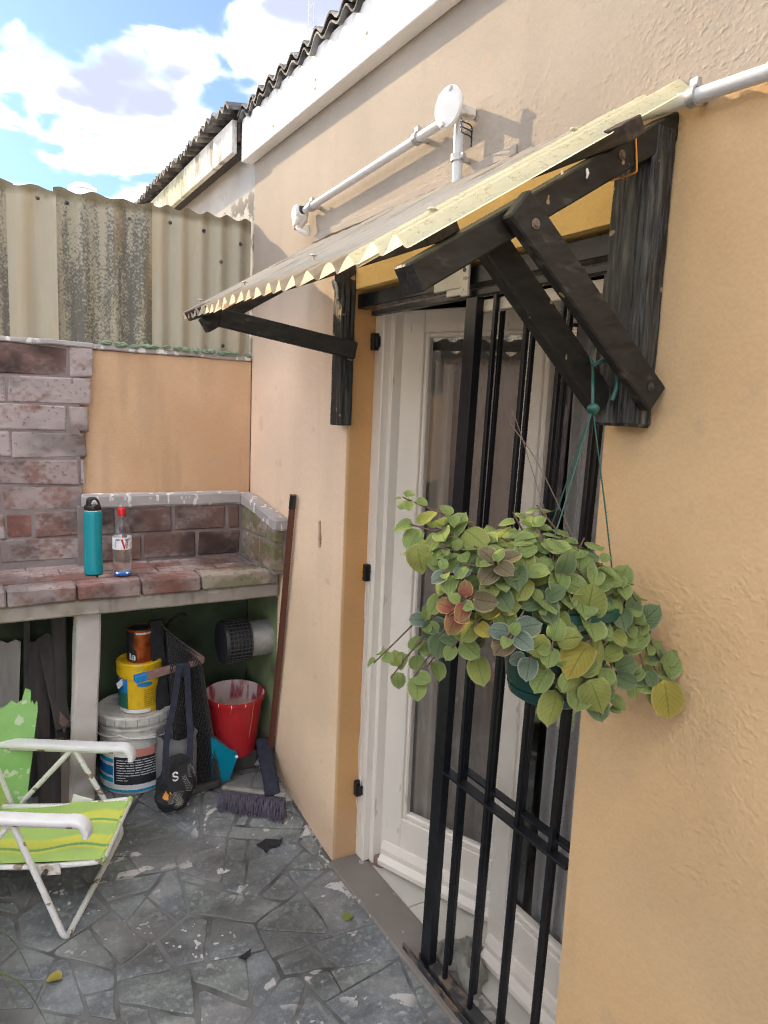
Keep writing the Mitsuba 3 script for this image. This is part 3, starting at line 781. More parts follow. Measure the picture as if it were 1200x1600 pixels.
part(g1, 'stile', vbar(1.520, 1.140, 0.046, 0.026, 0.025, TOP), 'black_metal', label='wide black outer stile')
for y in (1.437, 1.318, 1.200, 1.082):
    part(g1, 'bar', vbar(y, 1.142, 0.0115, 0.0125, 0.03, TOP), 'black_metal')
part(g1, 'middle_rail', box(1.127, 1.159, DY0 + 0.02, 1.575, 0.648, 0.6555, 0.001), 'black_metal')
part(g1, 'upper_rail', box(1.1275, 1.1585, DY0 + 0.02, 1.545, 1.318, 1.3255, 0.001), 'black_metal')
part(g1, 'bottom_rail', box(1.128, 1.160, 0.9, 1.60, 0.018, 0.040, 0.001), 'rusty_track')
g2 = thing('fixed_grille', 'second black barred grille just behind the sliding one', 'grille')
for y in (1.470, 1.349, 1.229, 1.108):
    part(g2, 'bar', beam((1.192, y + 0.058, 0.03), (1.192, y, TOP), 0.0085, 0.013, (1, 0, 0), 0.001), 'black_metal')
part(g2, 'middle_rail', box(1.176, 1.203, DY0 + 0.02, 1.52, 0.653, 0.660, 0.001), 'black_metal')
part(g2, 'upper_rail', box(1.176, 1.203, DY0 + 0.02, 1.50, 1.323, 1.330, 0.001), 'black_metal')
bt = thing('floor_track', 'rusty black grille track with a ragged end, laid along the door sill', 'track')
for (xx, e, hh) in ((1.112, 1.665, 0.034), (1.166, 1.63, 0.030)):
    part(bt, 'runner', rough_mesh(box(xx, xx + 0.005, 0.7, e, 0.008, hh, 0.001), 0.0015, 40, 3, 0.04), 'rusty_track')
part(bt, 'channel', box(1.1175, 1.1655, 0.7, 1.60, 0.010, 0.016, 0.001), 'rusty_track')

# ------------------------------------------------------------------ awning
aw = thing('awning', 'black timber door awning roofed with corrugated sheets', 'awning')
up_y = (0, 1, 0)
part(aw, 'wall_post', rough_mesh(box(1.058, W + 0.001, 0.918, 1.012, 1.640, 2.170, 0.006), 0.0035, 14, 4, 0.03), 'black_post_wood', smooth=40, label='thick weathered black post by the right of the door')
part(aw, 'wall_post', rough_mesh(box(1.066, W + 0.001, 2.130, 2.194, 1.595, 2.10, 0.004), 0.002, 14, 6, 0.03), 'black_post_wood', smooth=40, label='thinner black post left of the door')


def on_rafter(x):
    return 1.868 + (x - 0.575) * 0.613            # top edge of a rafter


def rafter(x0, x1, y, w=0.050, h=0.046):
    d = np.array([x1 - x0, 0, on_rafter(x1) - on_rafter(x0)]); d /= np.linalg.norm(d)
    nrm = np.array([-d[2], 0, d[0]])
    o = -nrm * h / 2
    return beam(np.array([x0, y, on_rafter(x0)]) + o, np.array([x1, y, on_rafter(x1)]) + o, w, h, nrm, 0.003)


part(aw, 'rafter', rafter(0.568, 1.112, 0.945), 'black_wood', label='sloping black rafter on the right')
part(aw, 'rafter', rafter(0.632, 1.112, 2.225, 0.045), 'black_wood', label='sloping black rafter on the left')
part(aw, 'brace', beam((0.742, 0.902, 1.972), (1.095, 0.902, 1.690), 0.022, 0.058, (0.66, 0, 0.75)), 'black_wood', label='nearer diagonal brace of the right bracket')
part(aw, 'brace', beam((0.745, 0.990, 1.950), (1.055, 0.990, 1.680), 0.030, 0.056, (0.66, 0, 0.75)), 'black_wood', label='farther diagonal brace of the right bracket')
part(aw, 'brace', beam((0.690, 2.215, 1.912), (1.110, 2.110, 1.838), 0.030, 0.055, (0, 0, 1)), 'black_wood', label='nearly level brace of the left bracket')
sl = np.array([1, 0, 0.613]); sl /= np.linalg.norm(sl)


def purlin(x, y0, y1, h, w=0.045):
    n_ = np.array([-sl[2], 0, sl[0]])
    c = np.array([x, 0, on_rafter(x)]) + n_ * (h / 2 + 0.001)
    return beam(c + [0, y0, 0], c + [0, y1, 0], w, h, n_, 0.002)


part(aw, 'front_purlin', purlin(0.655, 0.975, 2.36, 0.030), 'brown_lath')
part(aw, 'rear_purlin', purlin(0.955, 0.865, 2.36, 0.030), 'brown_lath')
part(aw, 'packing_block', purlin(0.655, 0.945, 0.974, 0.030), 'brown_lath')
part(aw, 'wall_flashing', rough_mesh(box(W - 0.007, W + 0.001, 1.36, 2.47, 2.238, 2.262, 0.002), 0.004, 12, 3, 0.03), 'flashing', smooth=40, label='strip of cement where the sheets meet the wall')


def sheet(y0, y1, x_e, lift, seed, amp=0.0125, top=W - 0.002, step=0.0063, lam=0.076, sag=0.0):
    yy = np.arange(y0, y1, step)
    P = np.zeros((14, len(yy), 3))
    rag = 0.014 * (meshkit.fbm(np.stack([yy * 22, 0 * yy, 0 * yy + seed], -1), 3, seed) - 0.5)
    for i, t in enumerate(np.linspace(0, 1, 14)):
        xx = (x_e + np.clip(yy - 1.35, 0, 2) * 0.085 + rag) * (1 - t) + top * t
        z = 2.240 - (W - xx) * 0.618
        P[i] = np.stack([xx, yy, z + lift + amp * np.sin(yy / lam * 2 * np.pi) + sag * np.sin(t * np.pi)], -1)
    return P


part(aw, 'sheet', grid_surface(sheet(1.035, 1.95, 0.548, -0.006, 2)), 'grey_sheet', smooth=True, label='weathered grey corrugated sheet in the middle of the awning')
part(aw, 'sheet', grid_surface(sheet(1.86, 2.45, 0.545, -0.014, 5)), 'grey_sheet', smooth=True, label='weathered grey corrugated sheet at the far end of the awning')
part(aw, 'sheet', grid_surface(sheet(0.885, 1.075, 0.548, 0.000, 9)), 'yellow_fibreglass', smooth=True, label='yellowed see-through corrugated sheet at the near end')
for x, y in ((0.655, 1.00), (0.99, 1.05), (0.655, 1.45), (0.66, 1.9), (0.655, 2.3)):
    zt = 2.240 - (W - x) * 0.618 + 0.013
    part(aw, 'roof_screw', lathe([(0, 0.004), (0.007, 0.003), (0.008, 0), (0.002, -0.001), (0.002, -0.045), (0, -0.045)], 10, (x, y, zt)), 'worn_metal')
wr = np.array([(0.985, 0.955), (0.985, 0.918), (0.985, 0.918)])
xw = 1.005
part(aw, 'tie_wire', tube(bend([(xw, 0.975, on_rafter(xw) + 0.004), (xw, 0.917, on_rafter(xw) + 0.004), (xw + 0.012, 0.917, on_rafter(xw) - 0.058), (xw + 0.012, 0.975, on_rafter(xw) - 0.058)], 0.006), 0.0017, 6), 'print_orange', smooth=True)
for (x, y, z, L) in ((0.87, 0.944, on_rafter(0.87) + 0.006, 0.02), (0.90, 0.918, on_rafter(0.9) - 0.01, 0.016)):
    pass
    part(aw, 'paint_drip', tube(np.array([(x, y, z), (x + 0.001, y - 0.002, z - L * 0.5), (x, y - 0.001, z - L)]), [0.002, 0.003, 0.001], 6), 'white_plastic', smooth=True)
for (x, y, z) in ((0.775, 0.8905, 1.945), (1.070, 0.8905, 1.712), (0.98, 0.9195, 2.095)):
    part(aw, 'bolt_head', moved(lathe([(0, 0.004), (0.0045, 0.004), (0.006, 0.0015), (0.0085, 0.001), (0.0085, 0), (0, 0)], 10), trimesh.transformations.translation_matrix([x, y, z]) @ rot([1, 0, 0], 90)), 'rusty_track')
part(aw, 'strap_hook', cat([tube(bend([(1.063, 2.178, 2.035), (1.050, 2.172, 2.06), (1.052, 2.150, 2.045), (1.06, 2.15, 2.0)], 0.01), 0.006, 6)]), 'galvanised', smooth=True)

# ------------------------------------------------------------------ pipes and the antenna disc on the facade
cp = thing('conduit', 'thin white conduit pipe running level to the round cover', 'pipe')
part(cp, 'pipe', tube([(W - 0.034, 2.475, 2.345), (W - 0.034, 1.56, 2.385)], 0.0125, 12), 'grey_plastic', smooth=40)


def clip(parent, y, z, r, vertical=False, x=W - 0.034):
    ax = rot([1, 0, 0], 90) if not vertical else np.eye(4)
    ring = lathe([(r + 0.001, -0.008), (r + 0.005, -0.008), (r + 0.005, 0.008), (r + 0.001, 0.008), (r + 0.001, -0.008)], 14)
    m = cat([moved(ring, trimesh.transformations.translation_matrix([x, y, z]) @ ax), box(x + r + 0.002, W, y - 0.006, y + 0.006, z - 0.006, z + 0.006, 0.001)] +
            ([box(x - 0.006, x + 0.006, y - 0.008, y + 0.008, z + r + 0.003, z + r + 0.016, 0.001)] if not vertical else [box(x - 0.006, x + 0.006, y - r - 0.016, y - r - 0.003, z - 0.006, z + 0.006, 0.001)]))
    part(parent, 'clip', m, 'galvanised', smooth=40)


clip(cp, 2.42, 2.347, 0.0125); clip(cp, 1.74, 2.377, 0.0125)
wad = rough_mesh(trimesh.creation.icosphere(3, 0.036), 0.020, 22, 5)
wad.apply_transform(np.diag([0.8, 0.9, 1.25, 1])); wad.apply_translation([W - 0.045, 2.50, 2.325])
part(cp, 'tape_wad', cat([wad, tube(spline([(W - 0.05, 2.50, 2.30), (W - 0.06, 2.47, 2.275), (W - 0.03, 2.455, 2.262), (W - 0.04, 2.44, 2.29)], 4), 0.008, 6)]), 'crumpled_tape', smooth=50, label='crumpled pale tape wrapped on the pipe end')
part(cp, 'pipe_mouth', box(W - 0.055, W - 0.028, 2.478, 2.492, 2.33, 2.36, 0.003), 'cap_black')
dc = thing('round_cover', 'white oval cover plate on a short upright pipe', 'cover')
disc = lathe([(0, 0.006), (0.044, 0.005), (0.0475, 0.0), (0.046, -0.006), (0, -0.006)], 40)
disc.apply_transform(np.diag([0.88, 1.06, 1, 1]))
Md = trimesh.transformations.translation_matrix([W - 0.072, 1.545, 2.385]) @ rot([0, 0, 1], 16) @ rot([0, 1, 0], -90) @ rot([0, 0, 1], 82)
part(dc, 'plate', moved(disc, Md), 'white_plastic', smooth=40)
for dz in (0.040, -0.040):
    part(dc, 'screw', moved(lathe([(0, 0.004), (0.0055, 0.003), (0.0065, 0), (0, 0)], 12), Md @ trimesh.transformations.translation_matrix([dz * 0.1, dz, 0.006])), 'galvanised', smooth=40)
part(dc, 'box', box(W - 0.064, W - 0.002, 1.522, 1.548, 2.368, 2.395, 0.004), 'crumpled_tape')
for i in range(3):
    part(dc, 'loose_wire', tube(spline([(W - 0.06, 1.505, 2.35 - 0.006 * i), (W - 0.07, 1.485, 2.335 - 0.012 * i), (W - 0.05, 1.475, 2.325 - 0.012 * i), (W - 0.03, 1.50, 2.31 - 0.01 * i)], 4), 0.0018, 5), 'cap_black', smooth=True)
part(dc, 'pipe', tube([(W - 0.034, 1.545, 2.18), (W - 0.034, 1.55, 2.375)], 0.0125, 12), 'grey_plastic', smooth=40)
clip(dc, 1.548, 2.276, 0.0125, True)
gp = thing('drain_pipe', 'thicker grey pipe leaving the awning to the right', 'pipe')
part(gp, 'pipe', tube([(W - 0.030, 1.02, 2.205), (W - 0.030, 0.12, 2.150)], 0.0128, 14), 'grey_plastic', smooth=40)
part(gp, 'coupling', tube([(W - 0.030, 0.735, 2.1876), (W - 0.030, 0.50, 2.1732)], 0.0150, 14), 'grey_plastic', smooth=40)
clip(gp, 0.868, 2.196, 0.0128, x=W - 0.030)

# ------------------------------------------------------------------ back wall, fence
bw = thing('patio_wall', 'tan rendered end wall below the corrugated fence', 'wall')
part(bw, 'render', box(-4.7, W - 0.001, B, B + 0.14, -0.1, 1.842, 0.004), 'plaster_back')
part(bw, 'mortar_cap', rough_mesh(box(-4.7, W - 0.002, B - 0.012, B + 0.15, 1.8425, 1.862, 0.004), 0.006, 14, 3, 0.04), 'splashed_mortar')
for i in range(16):
    x = 0.50 + i * 0.039 + rng.uniform(-.016, .016)
    bl = rough_mesh(trimesh.creation.icosphere(3, 1.0), 0.55, 1.9, 40 + i)
    bl.apply_transform(np.diag([rng.uniform(.012, .026), 0.014, rng.uniform(.006, .013), 1])); bl.apply_translation([x, B - 0.010, 1.868 + rng.uniform(-.004, .006)])
    part(bw, 'foam_blob', bl, 'mint_foam', smooth=True)
fc = thing('corrugated_fence', 'stained cream corrugated sheet fence standing on the end wall', 'fence')


def fence_sheet(x0, x1, yo, lam, amp, mt, label, ph, z0=1.852, z1=2.43):
    xs_ = np.arange(x0, x1 + 1e-6, 0.006)
    P = np.zeros((len(xs_), 8, 3))
    top = 0.010 * np.sin(xs_ / lam * 2 * np.pi + ph + 0.5) + 0.008 * meshkit.noise(np.stack([xs_ * 12, 0 * xs_, 0 * xs_], -1), 6)
    for j, t in enumerate(np.linspace(0, 1, 8)):
        P[:, j] = np.stack([xs_, B + 0.03 + yo + amp * np.sin(xs_ / lam * 2 * np.pi + ph), z0 + (z1 + top - z0) * t], -1)
    part(fc, 'sheet', shell(P, np.array([0, 0.006, 0])), mt, smooth=50, label=label)


fence_sheet(-4.7, -0.93, 0.006, 0.13, 0.016, 'fence_stained', None, 0.3)
fence_sheet(-0.95, 0.19, 0.006, 0.13, 0.016, 'fence_stained', 'grey stained corrugated sheet at the left edge', 0.3)
fence_sheet(0.165, 0.338, -0.004, 0.13, 0.014, 'fence_clean', 'plain cream sheet in the left of the fence', 0.9, z1=2.425)
fence_sheet(0.325, 0.705, 0.006, 0.115, 0.016, 'fence_stained', 'cream sheet streaked with black mould', 0.3, z1=2.435)
fence_sheet(0.692, 1.1125, -0.006, 0.083, 0.011, 'fence_clean', 'clean cream sheet next to the house corner', 0.2, z1=2.432)
for x, z in ((0.27, 2.385), (0.372, 2.385), (0.60, 2.365), (0.76, 2.375), (0.90, 2.365), (1.06, 2.335), (0.975, 2.25), (0.985, 1.90)):
    part(fc, 'bolt', moved(lathe([(0, 0.006), (0.003, 0.006), (0.004, 0.003), (0.007, 0.002), (0.008, 0), (0, 0)], 10), trimesh.transformations.translation_matrix([x, B + 0.012, z]) @ rot([1, 0, 0], 90)), 'rusty_track')
for k in range(4):
    part(bw, 'dry_grass', tube(spline([(0.93 + k * 0.004, B - 0.014, 1.85), (0.935 + k * 0.006, B - 0.02, 1.885), (0.93 + 0.014 * k, B - 0.024, 1.93 - 0.01 * k)], 4), 0.0011, 4), 'curtain', smooth=True)

# ------------------------------------------------------------------ brick barbecue counter
ct = thing('barbecue_counter', 'old brick barbecue counter with chimney breast and concrete slab', 'barbecue')
CY0, CZ0, CZ1, CZT = 2.706, 0.868, 0.925, 0.985
part(ct, 'slab', rough_mesh(box(-2.2, W - 0.003, CY0 + 0.008, B - 0.001, CZ0, CZ1, 0.006), 0.004, 9, 3, 0.06), 'concrete', smooth=40, label='stained concrete slab under the brick edge')
part(ct, 'top_bed', box(-2.2, W - 0.004, CY0 + 0.06, B - 0.001, CZ1 - 0.01, CZT - 0.010, 0.002), 'mortar')


def brick(x0, x1, y0, y1, z0, z1, mt, name='brick', j=0.003, b=0.006):
    part(ct, name, box(x0, x1, y0, y1, z0, z1, b, j), mt)


edges = [-0.575, -0.34, -0.115, 0.107, 0.331, 0.555, 0.779, W - 0.006]
for i, (a, b_) in enumerate(zip(edges, edges[1:])):
    brick(a + 0.004, b_ - 0.004, CY0 - 0.006, CY0 + 0.105, CZ1 + 0.002 - 0.012 * 0, CZT + rng.uniform(-.002, .002), ['brick_red', 'brick_red', 'brick_pale', 'brick_pale', 'brick_red', 'brick_red', 'brick_mossy'][i])
for row in range(3):                                                       # worn bricks of the top, behind the edge
    y0 = CY0 + 0.108 + row * 0.098
    xo = -0.5 + 0.11 * (row % 2)
    while xo < W - 0.05:
        x1 = min(xo + 0.23, W - 0.066)
        if x1 - xo > 0.05:
            brick(xo + 0.003, x1 - 0.003, y0 + 0.002, min(y0 + 0.096, B - 0.03), CZT - 0.04, CZT + rng.uniform(-.003, .002), rng.choice(['brick_pale', 'brick_pale', 'brick_pale', 'brick_red']), j=0.002, b=0.004)
        xo += 0.23
# back ledge: two courses and a splashed cap
part(ct, 'ledge_bed', box(0.38, W - 0.003, B - 0.056, B - 0.001, CZT - 0.01, 1.222, 0.002), 'mortar')
for row, (z0, z1) in enumerate(((0.992, 1.098), (1.106, 1.212))):
    xo = 0.40 - 0.10 * row
    i = 0
    while xo < W - 0.07:
        x0, x1 = max(xo, 0.40), min(xo + 0.225, W - 0.064)
        if x1 - x0 > 0.03:
            brick(x0 + 0.004, x1 - 0.004, B - 0.062, B - 0.012, z0, z1, rng.choice(['brick_dark', 'brick_pale', 'brick_dark']))
        xo += 0.23
part(ct, 'ledge_cap', rough_mesh(box(0.395, W - 0.062, B - 0.068, B - 0.0005, 1.213, 1.268, 0.008), 0.004, 14, 7, 0.03), 'splashed_mortar', smooth=40, label='grey mortar cap splashed with white paint')
# side ledge along the house wall
part(ct, 'side_bed', box(W - 0.055, W - 0.0015, 2.655, B - 0.003, CZT - 0.01, 1.205, 0.002), 'mortar')
for row, (z0, z1) in enumerate(((0.992, 1.098), (1.106, 1.207))):
    yo = 2.645 if row == 0 else 2.645 - 0.09
    while yo < B - 0.08:
        y0, y1 = max(yo, 2.645), min(yo + 0.17, B - 0.064)
        if y1 - y0 > 0.03:
            brick(W - 0.060, W - 0.014, y0 + 0.004, y1 - 0.004, z0, z1 - 0.012 * (y0 < 2.75) * row, 'brick_mossy')
        yo += 0.175
cap = rough_mesh(box(W - 0.066, W - 0.0012, 2.635, B - 0.0006, 1.208, 1.262, 0.010), 0.004, 14, 9, 0.03)
v = cap.vertices.copy(); v[:, 2] -= 0.055 * np.clip((3.0 - v[:, 1]) / 0.37, 0, 1) * (v[:, 2] > 1.2); cap.vertices = v
part(ct, 'side_cap', cap, 'splashed_mortar', smooth=40)
# chimney breast
part(ct, 'chimney_bed', box(-0.9, 0.398, B - 0.0335, B - 0.001, CZT - 0.01, 1.862, 0.002), 'mortar')
cz = [1.000, 1.100, 1.203, 1.306, 1.410, 1.515, 1.620, 1.727, 1.845]
right = [0.402, 0.400, 0.404, 0.408, 0.418, 0.428, 0.437, 0.447]
joints = [(0.10,), (0.13, 0.225), (0.115,), (0.07, 0.395), (0.155,), (0.055, 0.355), (0.145,), (0.085, 0.36)]
mats = [('brick_dark', 'brick_white'), ('brick_white', 'brick_red', 'brick_pale'), ('brick_white', 'brick_pale'), ('brick_white', 'brick_pale', 'brick_white'), ('brick_white', 'brick_white'), ('brick_pale', 'brick_white', 'brick_white'), ('brick_white', 'brick_white'), ('brick_dark', 'brick_dark', 'brick_white')]
for r_ in range(8):
    js = [-0.42 + 0.1 * (r_ % 2), -0.16 + 0.07 * (r_ % 2), *joints[r_], right[r_]]
    for i, (a, b_) in enumerate(zip(js, js[1:])):
        mt = mats[r_][max(0, i - 1)]
        brick(a + 0.0045, b_ - 0.0045 * (i < len(js) - 2), B - 0.040 + rng.uniform(-.003, .003), B - 0.006, cz[r_] + 0.0045, cz[r_ + 1] - 0.0045, mt, j=0.0045, b=0.005)
part(ct, 'chimney_cap', rough_mesh(box(-0.9, 0.452, B - 0.045, B - 0.0003, 1.846, 1.866, 0.004), 0.006, 16, 5, 0.03), 'splashed_mortar', smooth=40)
# support post
ps = beam((0.345, 2.83, 0.07), (0.378, 2.80, CZ0 + 0.002), 0.085, 0.10, (0, 1, 0), 0.006)
part(ct, 'support_post', rough_mesh(ps, 0.006, 8, 4, 0.05), 'whitewashed_post', smooth=40, label='whitewashed post carrying the slab')
part(ct, 'dark_pier', box(0.272, 0.318, 2.93, 3.05, 0.07, CZ0 - 0.002, 0.006), 'dark_board')
part(ct, 'brick_shim', box(0.355, 0.415, 2.80, 2.86, CZ0 - 0.03, CZ0 - 0.003, 0.003, 0.003), 'brick_red')

# ------------------------------------------------------------------ things on the counter
tb = thing('water_bottle', 'teal flask with black flip lid standing on the brick counter', 'bottle')
tx, ty = 0.410, 2.862
part(tb, 'body', lathe([(0, 0), (0.030, 0), (0.0335, 0.004), (0.0335, 0.06), (0.0315, 0.13), (0.0335, 0.205), (0.0338, 0.236), (0.032, 0.242), (0.030, 0.243), (0, 0.243)], 40, (tx, ty, CZT + 0.002)), 'bottle_teal', smooth=40)
part(tb, 'collar', lathe([(0.027, 0.243), (0.0305, 0.248), (0.0305, 0.262), (0.028, 0.265), (0, 0.265)], 36, (tx, ty, CZT + 0.002)), 'cap_black', smooth=40)
part(tb, 'neck_ring', lathe([(0.028, 0.2405), (0.0296, 0.2445), (0.0296, 0.2475), (0.027, 0.248)], 32, (tx, ty, CZT + 0.002)), 'label_white', smooth=40)
sp = tube(bend([(tx - 0.016, ty, CZT + 0.262), (tx - 0.014, ty, CZT + 0.292), (tx + 0.014, ty, CZT + 0.288), (tx + 0.020, ty, CZT + 0.264)], 0.012), 0.008, 10)
part(tb, 'spout', cat([sp, box(tx - 0.020, tx - 0.004, ty - 0.013, ty + 0.013, CZT + 0.262, CZT + 0.292, 0.004)]), 'cap_black', smooth=40)
part(tb, 'loop', tube(bend([(tx - 0.004, ty - 0.013, CZT + 0.272), (tx + 0.004, ty - 0.016, CZT + 0.288), (tx + 0.014, ty - 0.013, CZT + 0.272)], 0.006), 0.0035, 8), 'grey_plastic', smooth=True)
pb = thing('plastic_bottle', 'clear plastic bottle with red cap and white label beside the flask', 'bottle')
px_, py_ = 0.505, 2.808
zb = CZT + 0.002
outer = [(0, 0.004), (0.026, 0.0), (0.033, 0.006), (0.0345, 0.02), (0.0345, 0.09), (0.0335, 0.098), (0.0345, 0.104), (0.0345, 0.150), (0.033, 0.165), (0.026, 0.185), (0.018, 0.205), (0.0135, 0.220), (0.0125, 0.245)]
part(pb, 'shell', lathe(outer, 40, (px_, py_, zb)), 'clear_plastic', smooth=True)
part(pb, 'water', lathe([(0, 0.006), (0.025, 0.003), (0.0315, 0.008), (0.0330, 0.02), (0.0330, 0.118), (0, 0.118)], 40, (px_, py_, zb)), 'water', smooth=40)
part(pb, 'base_tint', lathe([(0, 0.0045), (0.024, 0.0012), (0.0318, 0.0065), (0.0325, 0.012)], 32, (px_, py_, zb)), 'bottle_blue', smooth=True)
part(pb, 'cap', lathe([(0.0145, 0.228), (0.0155, 0.230), (0.0155, 0.252), (0.012, 0.258), (0.008, 0.262), (0, 0.263)], 30, (px_, py_, zb)), 'cap_red', smooth=40)


def wrap(parent, name, mt, cx, cy, r, a0, a1, z0, z1, label=None, n=20):
    """strip on a cylinder, angles in degrees where 0 points to the camera"""
    base = math.atan2(-cy, -cx)
    a = base + np.radians(np.linspace(a0, a1, n))
    P = np.stack([np.stack([cx + r * np.cos(a), cy + r * np.sin(a), np.full(n, z)], -1) for z in (z0, z1)], 0)
    return part(parent, name, grid_surface(P), mt, smooth=True, label=label)


def wrap_poly(cx, cy, r, pts, dens=6):
    """flat print polygon (angle deg, z) on a cylinder"""
    base = math.atan2(-cy, -cx)
    m = extrude(Polygon(pts), 0.001).subdivide().subdivide()
    v = m.vertices.copy()
    a = base + np.radians(v[:, 0]); rr = r + v[:, 2]
    m.vertices = np.stack([cx + rr * np.cos(a), cy + rr * np.sin(a), v[:, 1]], -1)
    return m


def wrap_text(text, h, cx, cy, r, a_mid, z, flip=1):
    m = meshkit.text_mesh(text, h, 0.0006, True)
    v = m.vertices.copy(); w = v[:, 0].max()
    base = math.atan2(-cy, -cx)
    a = base + math.radians(a_mid) + (v[:, 0] - w / 2) / r
    m.vertices = np.stack([cx + (r + v[:, 2]) * np.cos(a), cy + (r + v[:, 2]) * np.sin(a), z + v[:, 1]], -1)
    return m


wrap(pb, 'label', 'label_white', px_, py_, 0.0352, -180, 150, 0.104 + zb, 0.150 + zb, n=40)
zl = zb + 0.104
part(pb, 'logo', wrap_poly(px_, py_, 0.0356, [(-8, zl + 0.040), (4, zl + 0.040), (16, zl + 0.012), (21, zl + 0.026), (24, zl + 0.022), (16, zl + 0.003), (10, zl + 0.003)]), 'print_red', label='red V mark on the bottle label')
part(pb, 'logo_edge', wrap_poly(px_, py_, 0.0356, [(17, zl + 0.040), (48, zl + 0.043), (36, zl + 0.030), (30, zl + 0.004), (24, zl + 0.004), (26, zl + 0.024)]), 'print_grey')
part(pb, 'small_print', cat([wrap_poly(px_, py_, 0.0356, [(-36, zl + 0.034), (-14, zl + 0.034), (-14, zl + 0.041), (-36, zl + 0.041)]), wrap_poly(px_, py_, 0.0356, [(-44, zl + 0.006), (-40, zl + 0.006), (-40, zl + 0.036), (-44, zl + 0.036)])]), 'print_grey')
for i, (x, y, a) in enumerate(((0.66, 2.93, 20), (0.24, 2.88, 70), (0.80, 2.88, 110))):
    lf = grid_surface(np.array([[[-0.012, -0.003, 0], [-0.012, 0.003, 0.004]], [[0, -0.006, 0.006], [0, 0.006, 0.005]], [[0.012, -0.002, 0.001], [0.014, 0.002, 0.004]]]))
    single('dry_leaf', moved(lf, trimesh.transformations.translation_matrix([x, y, CZT + 0.004]) @ rot([0, 0, 1], a)), 'brown_board', ['small curled dry leaf on the counter right of the clear bottle', 'dark scrap of leaf on the counter left of the flask', 'tiny dry leaf near the right end of the counter'][i], 'leaf')

# ------------------------------------------------------------------ things under the counter
vd = thing('exhaust_vent', 'galvanised vent pipe with black slotted cowl sticking out of the wall under the counter', 'vent')
VX = rot([0, 1, 0], -90)


def along_x(m, x, y, z):
    return moved(m, trimesh.transformations.translation_matrix([x, y, z]) @ VX)


vy, vz = 2.845, 0.655
part(vd, 'pipe', along_x(lathe([(0.074, -0.002), (0.076, 0), (0.076, 0.09), (0.0745, 0.091), (0.0745, 0.13), (0.0, 0.13)], 36), W + 0.002, vy, vz), 'galvanised', smooth=40)
part(vd, 'cowl', along_x(cat([lathe([(0.0, 0.0), (0.082, 0.0), (0.084, 0.006), (0.084, 0.09), (0, 0.09)], 36), lathe([(0.0, 0.094), (0.090, 0.094), (0.092, 0.100), (0.088, 0.112), (0.05, 0.117), (0, 0.117)], 36), lathe([(0.084, -0.002), (0.092, 0), (0.092, 0.008), (0.084, 0.009)], 36)]), W - 0.098, vy, vz), 'print_black', smooth=40)
cage = []
for i in range(30):
    a = i / 30 * 2 * math.pi
    cage.append(along_x(box(-0.002 + 0.090 * math.cos(a), 0.002 + 0.090 * math.cos(a), 0.090 * math.sin(a) - 0.002, 0.090 * math.sin(a) + 0.002, 0, 0.10, 0.0005), W - 0.098, vy, vz))
for k in range(1, 6):
    cage.append(along_x(lathe([(0.088, k * 0.0165 - 0.0015), (0.0915, k * 0.0165 - 0.0015), (0.0915, k * 0.0165 + 0.0015), (0.088, k * 0.0165 + 0.0015)], 30), W - 0.098, vy, vz))
part(vd, 'cage', cat(cage), 'mesh_black')

# white pail
bk = thing('paint_bucket', 'big dirty white paint pail with printed label and closed lid', 'bucket')
bx, by, bz = 0.570, 2.915, FZ
S = lambda z: 0.128 + 0.014 * z / 0.33
part(bk, 'body', lathe([(0, 0), (0.124, 0), (0.129, 0.006), (S(0.23), 0.23), (S(0.235) + 0.004, 0.236), (S(0.24) + 0.005, 0.242), (S(0.24), 0.248), (S(0.26), 0.268), (S(0.26) + 0.005, 0.272), (S(0.26) + 0.005, 0.278), (S(0.27), 0.283), (S(0.3), 0.305), (0, 0.305)], 48, (bx, by, bz)), 'dirty_white', smooth=35)
part(bk, 'lid', lathe([(S(0.3) + 0.002, 0.296), (S(0.3) + 0.011, 0.298), (S(0.3) + 0.012, 0.326), (S(0.3) + 0.006, 0.333), (S(0.3) - 0.008, 0.333), (S(0.3) - 0.012, 0.322), (0, 0.322)], 48, (bx, by, bz)), 'dirty_white', smooth=35, label='cracked dusty lid of the pail')
for i in range(22):
    a = i / 22 * 2 * math.pi
    c, s = math.cos(a), math.sin(a)
    rr = S(0.3) + 0.012
    part(bk, 'lid_tab', moved(box(rr - 0.001, rr + 0.0015, -0.0012, 0.0012, 0.297, 0.324, 0.0005), trimesh.transformations.translation_matrix([bx, by, bz]) @ rot([0, 0, 1], math.degrees(a))), 'print_grey')
part(bk, 'bail', tube([(bx + (S(0.24) + 0.009) * math.cos(a), by + (S(0.24) + 0.009) * math.sin(a), bz + 0.262 - 0.030 * abs(math.sin((a - 4.1) * 0.9)) ** 0.7) for a in np.linspace(3.1, 5.5, 30)], 0.0028, 6), 'white_plastic', smooth=True)
wrap(bk, 'label_base', 'label_white', bx, by, 0.1384, -100, 110, bz + 0.028, bz + 0.185, n=40)
wrap(bk, 'label_foot', 'print_cyan', bx, by, 0.1355, -110, 120, bz + 0.016, bz + 0.045, n=40)
for (z0, z1, mt) in ((0.055, 0.075, 'print_cyan'), (0.085, 0.125, 'print_blue'), (0.138, 0.155, 'print_cyan')):
    wrap(bk, 'label_stripe', mt, bx, by, 0.1394, -95, -38, bz + z0, bz + z1, n=16)
wrap(bk, 'label_top', 'print_salmon', bx, by, 0.1394, -2, 70, bz + 0.165, bz + 0.198, n=20)
wrap(bk, 'label_panel', 'print_black', bx, by, 0.1398, -36, 38, bz + 0.050, bz + 0.165, n=24)
lines = []
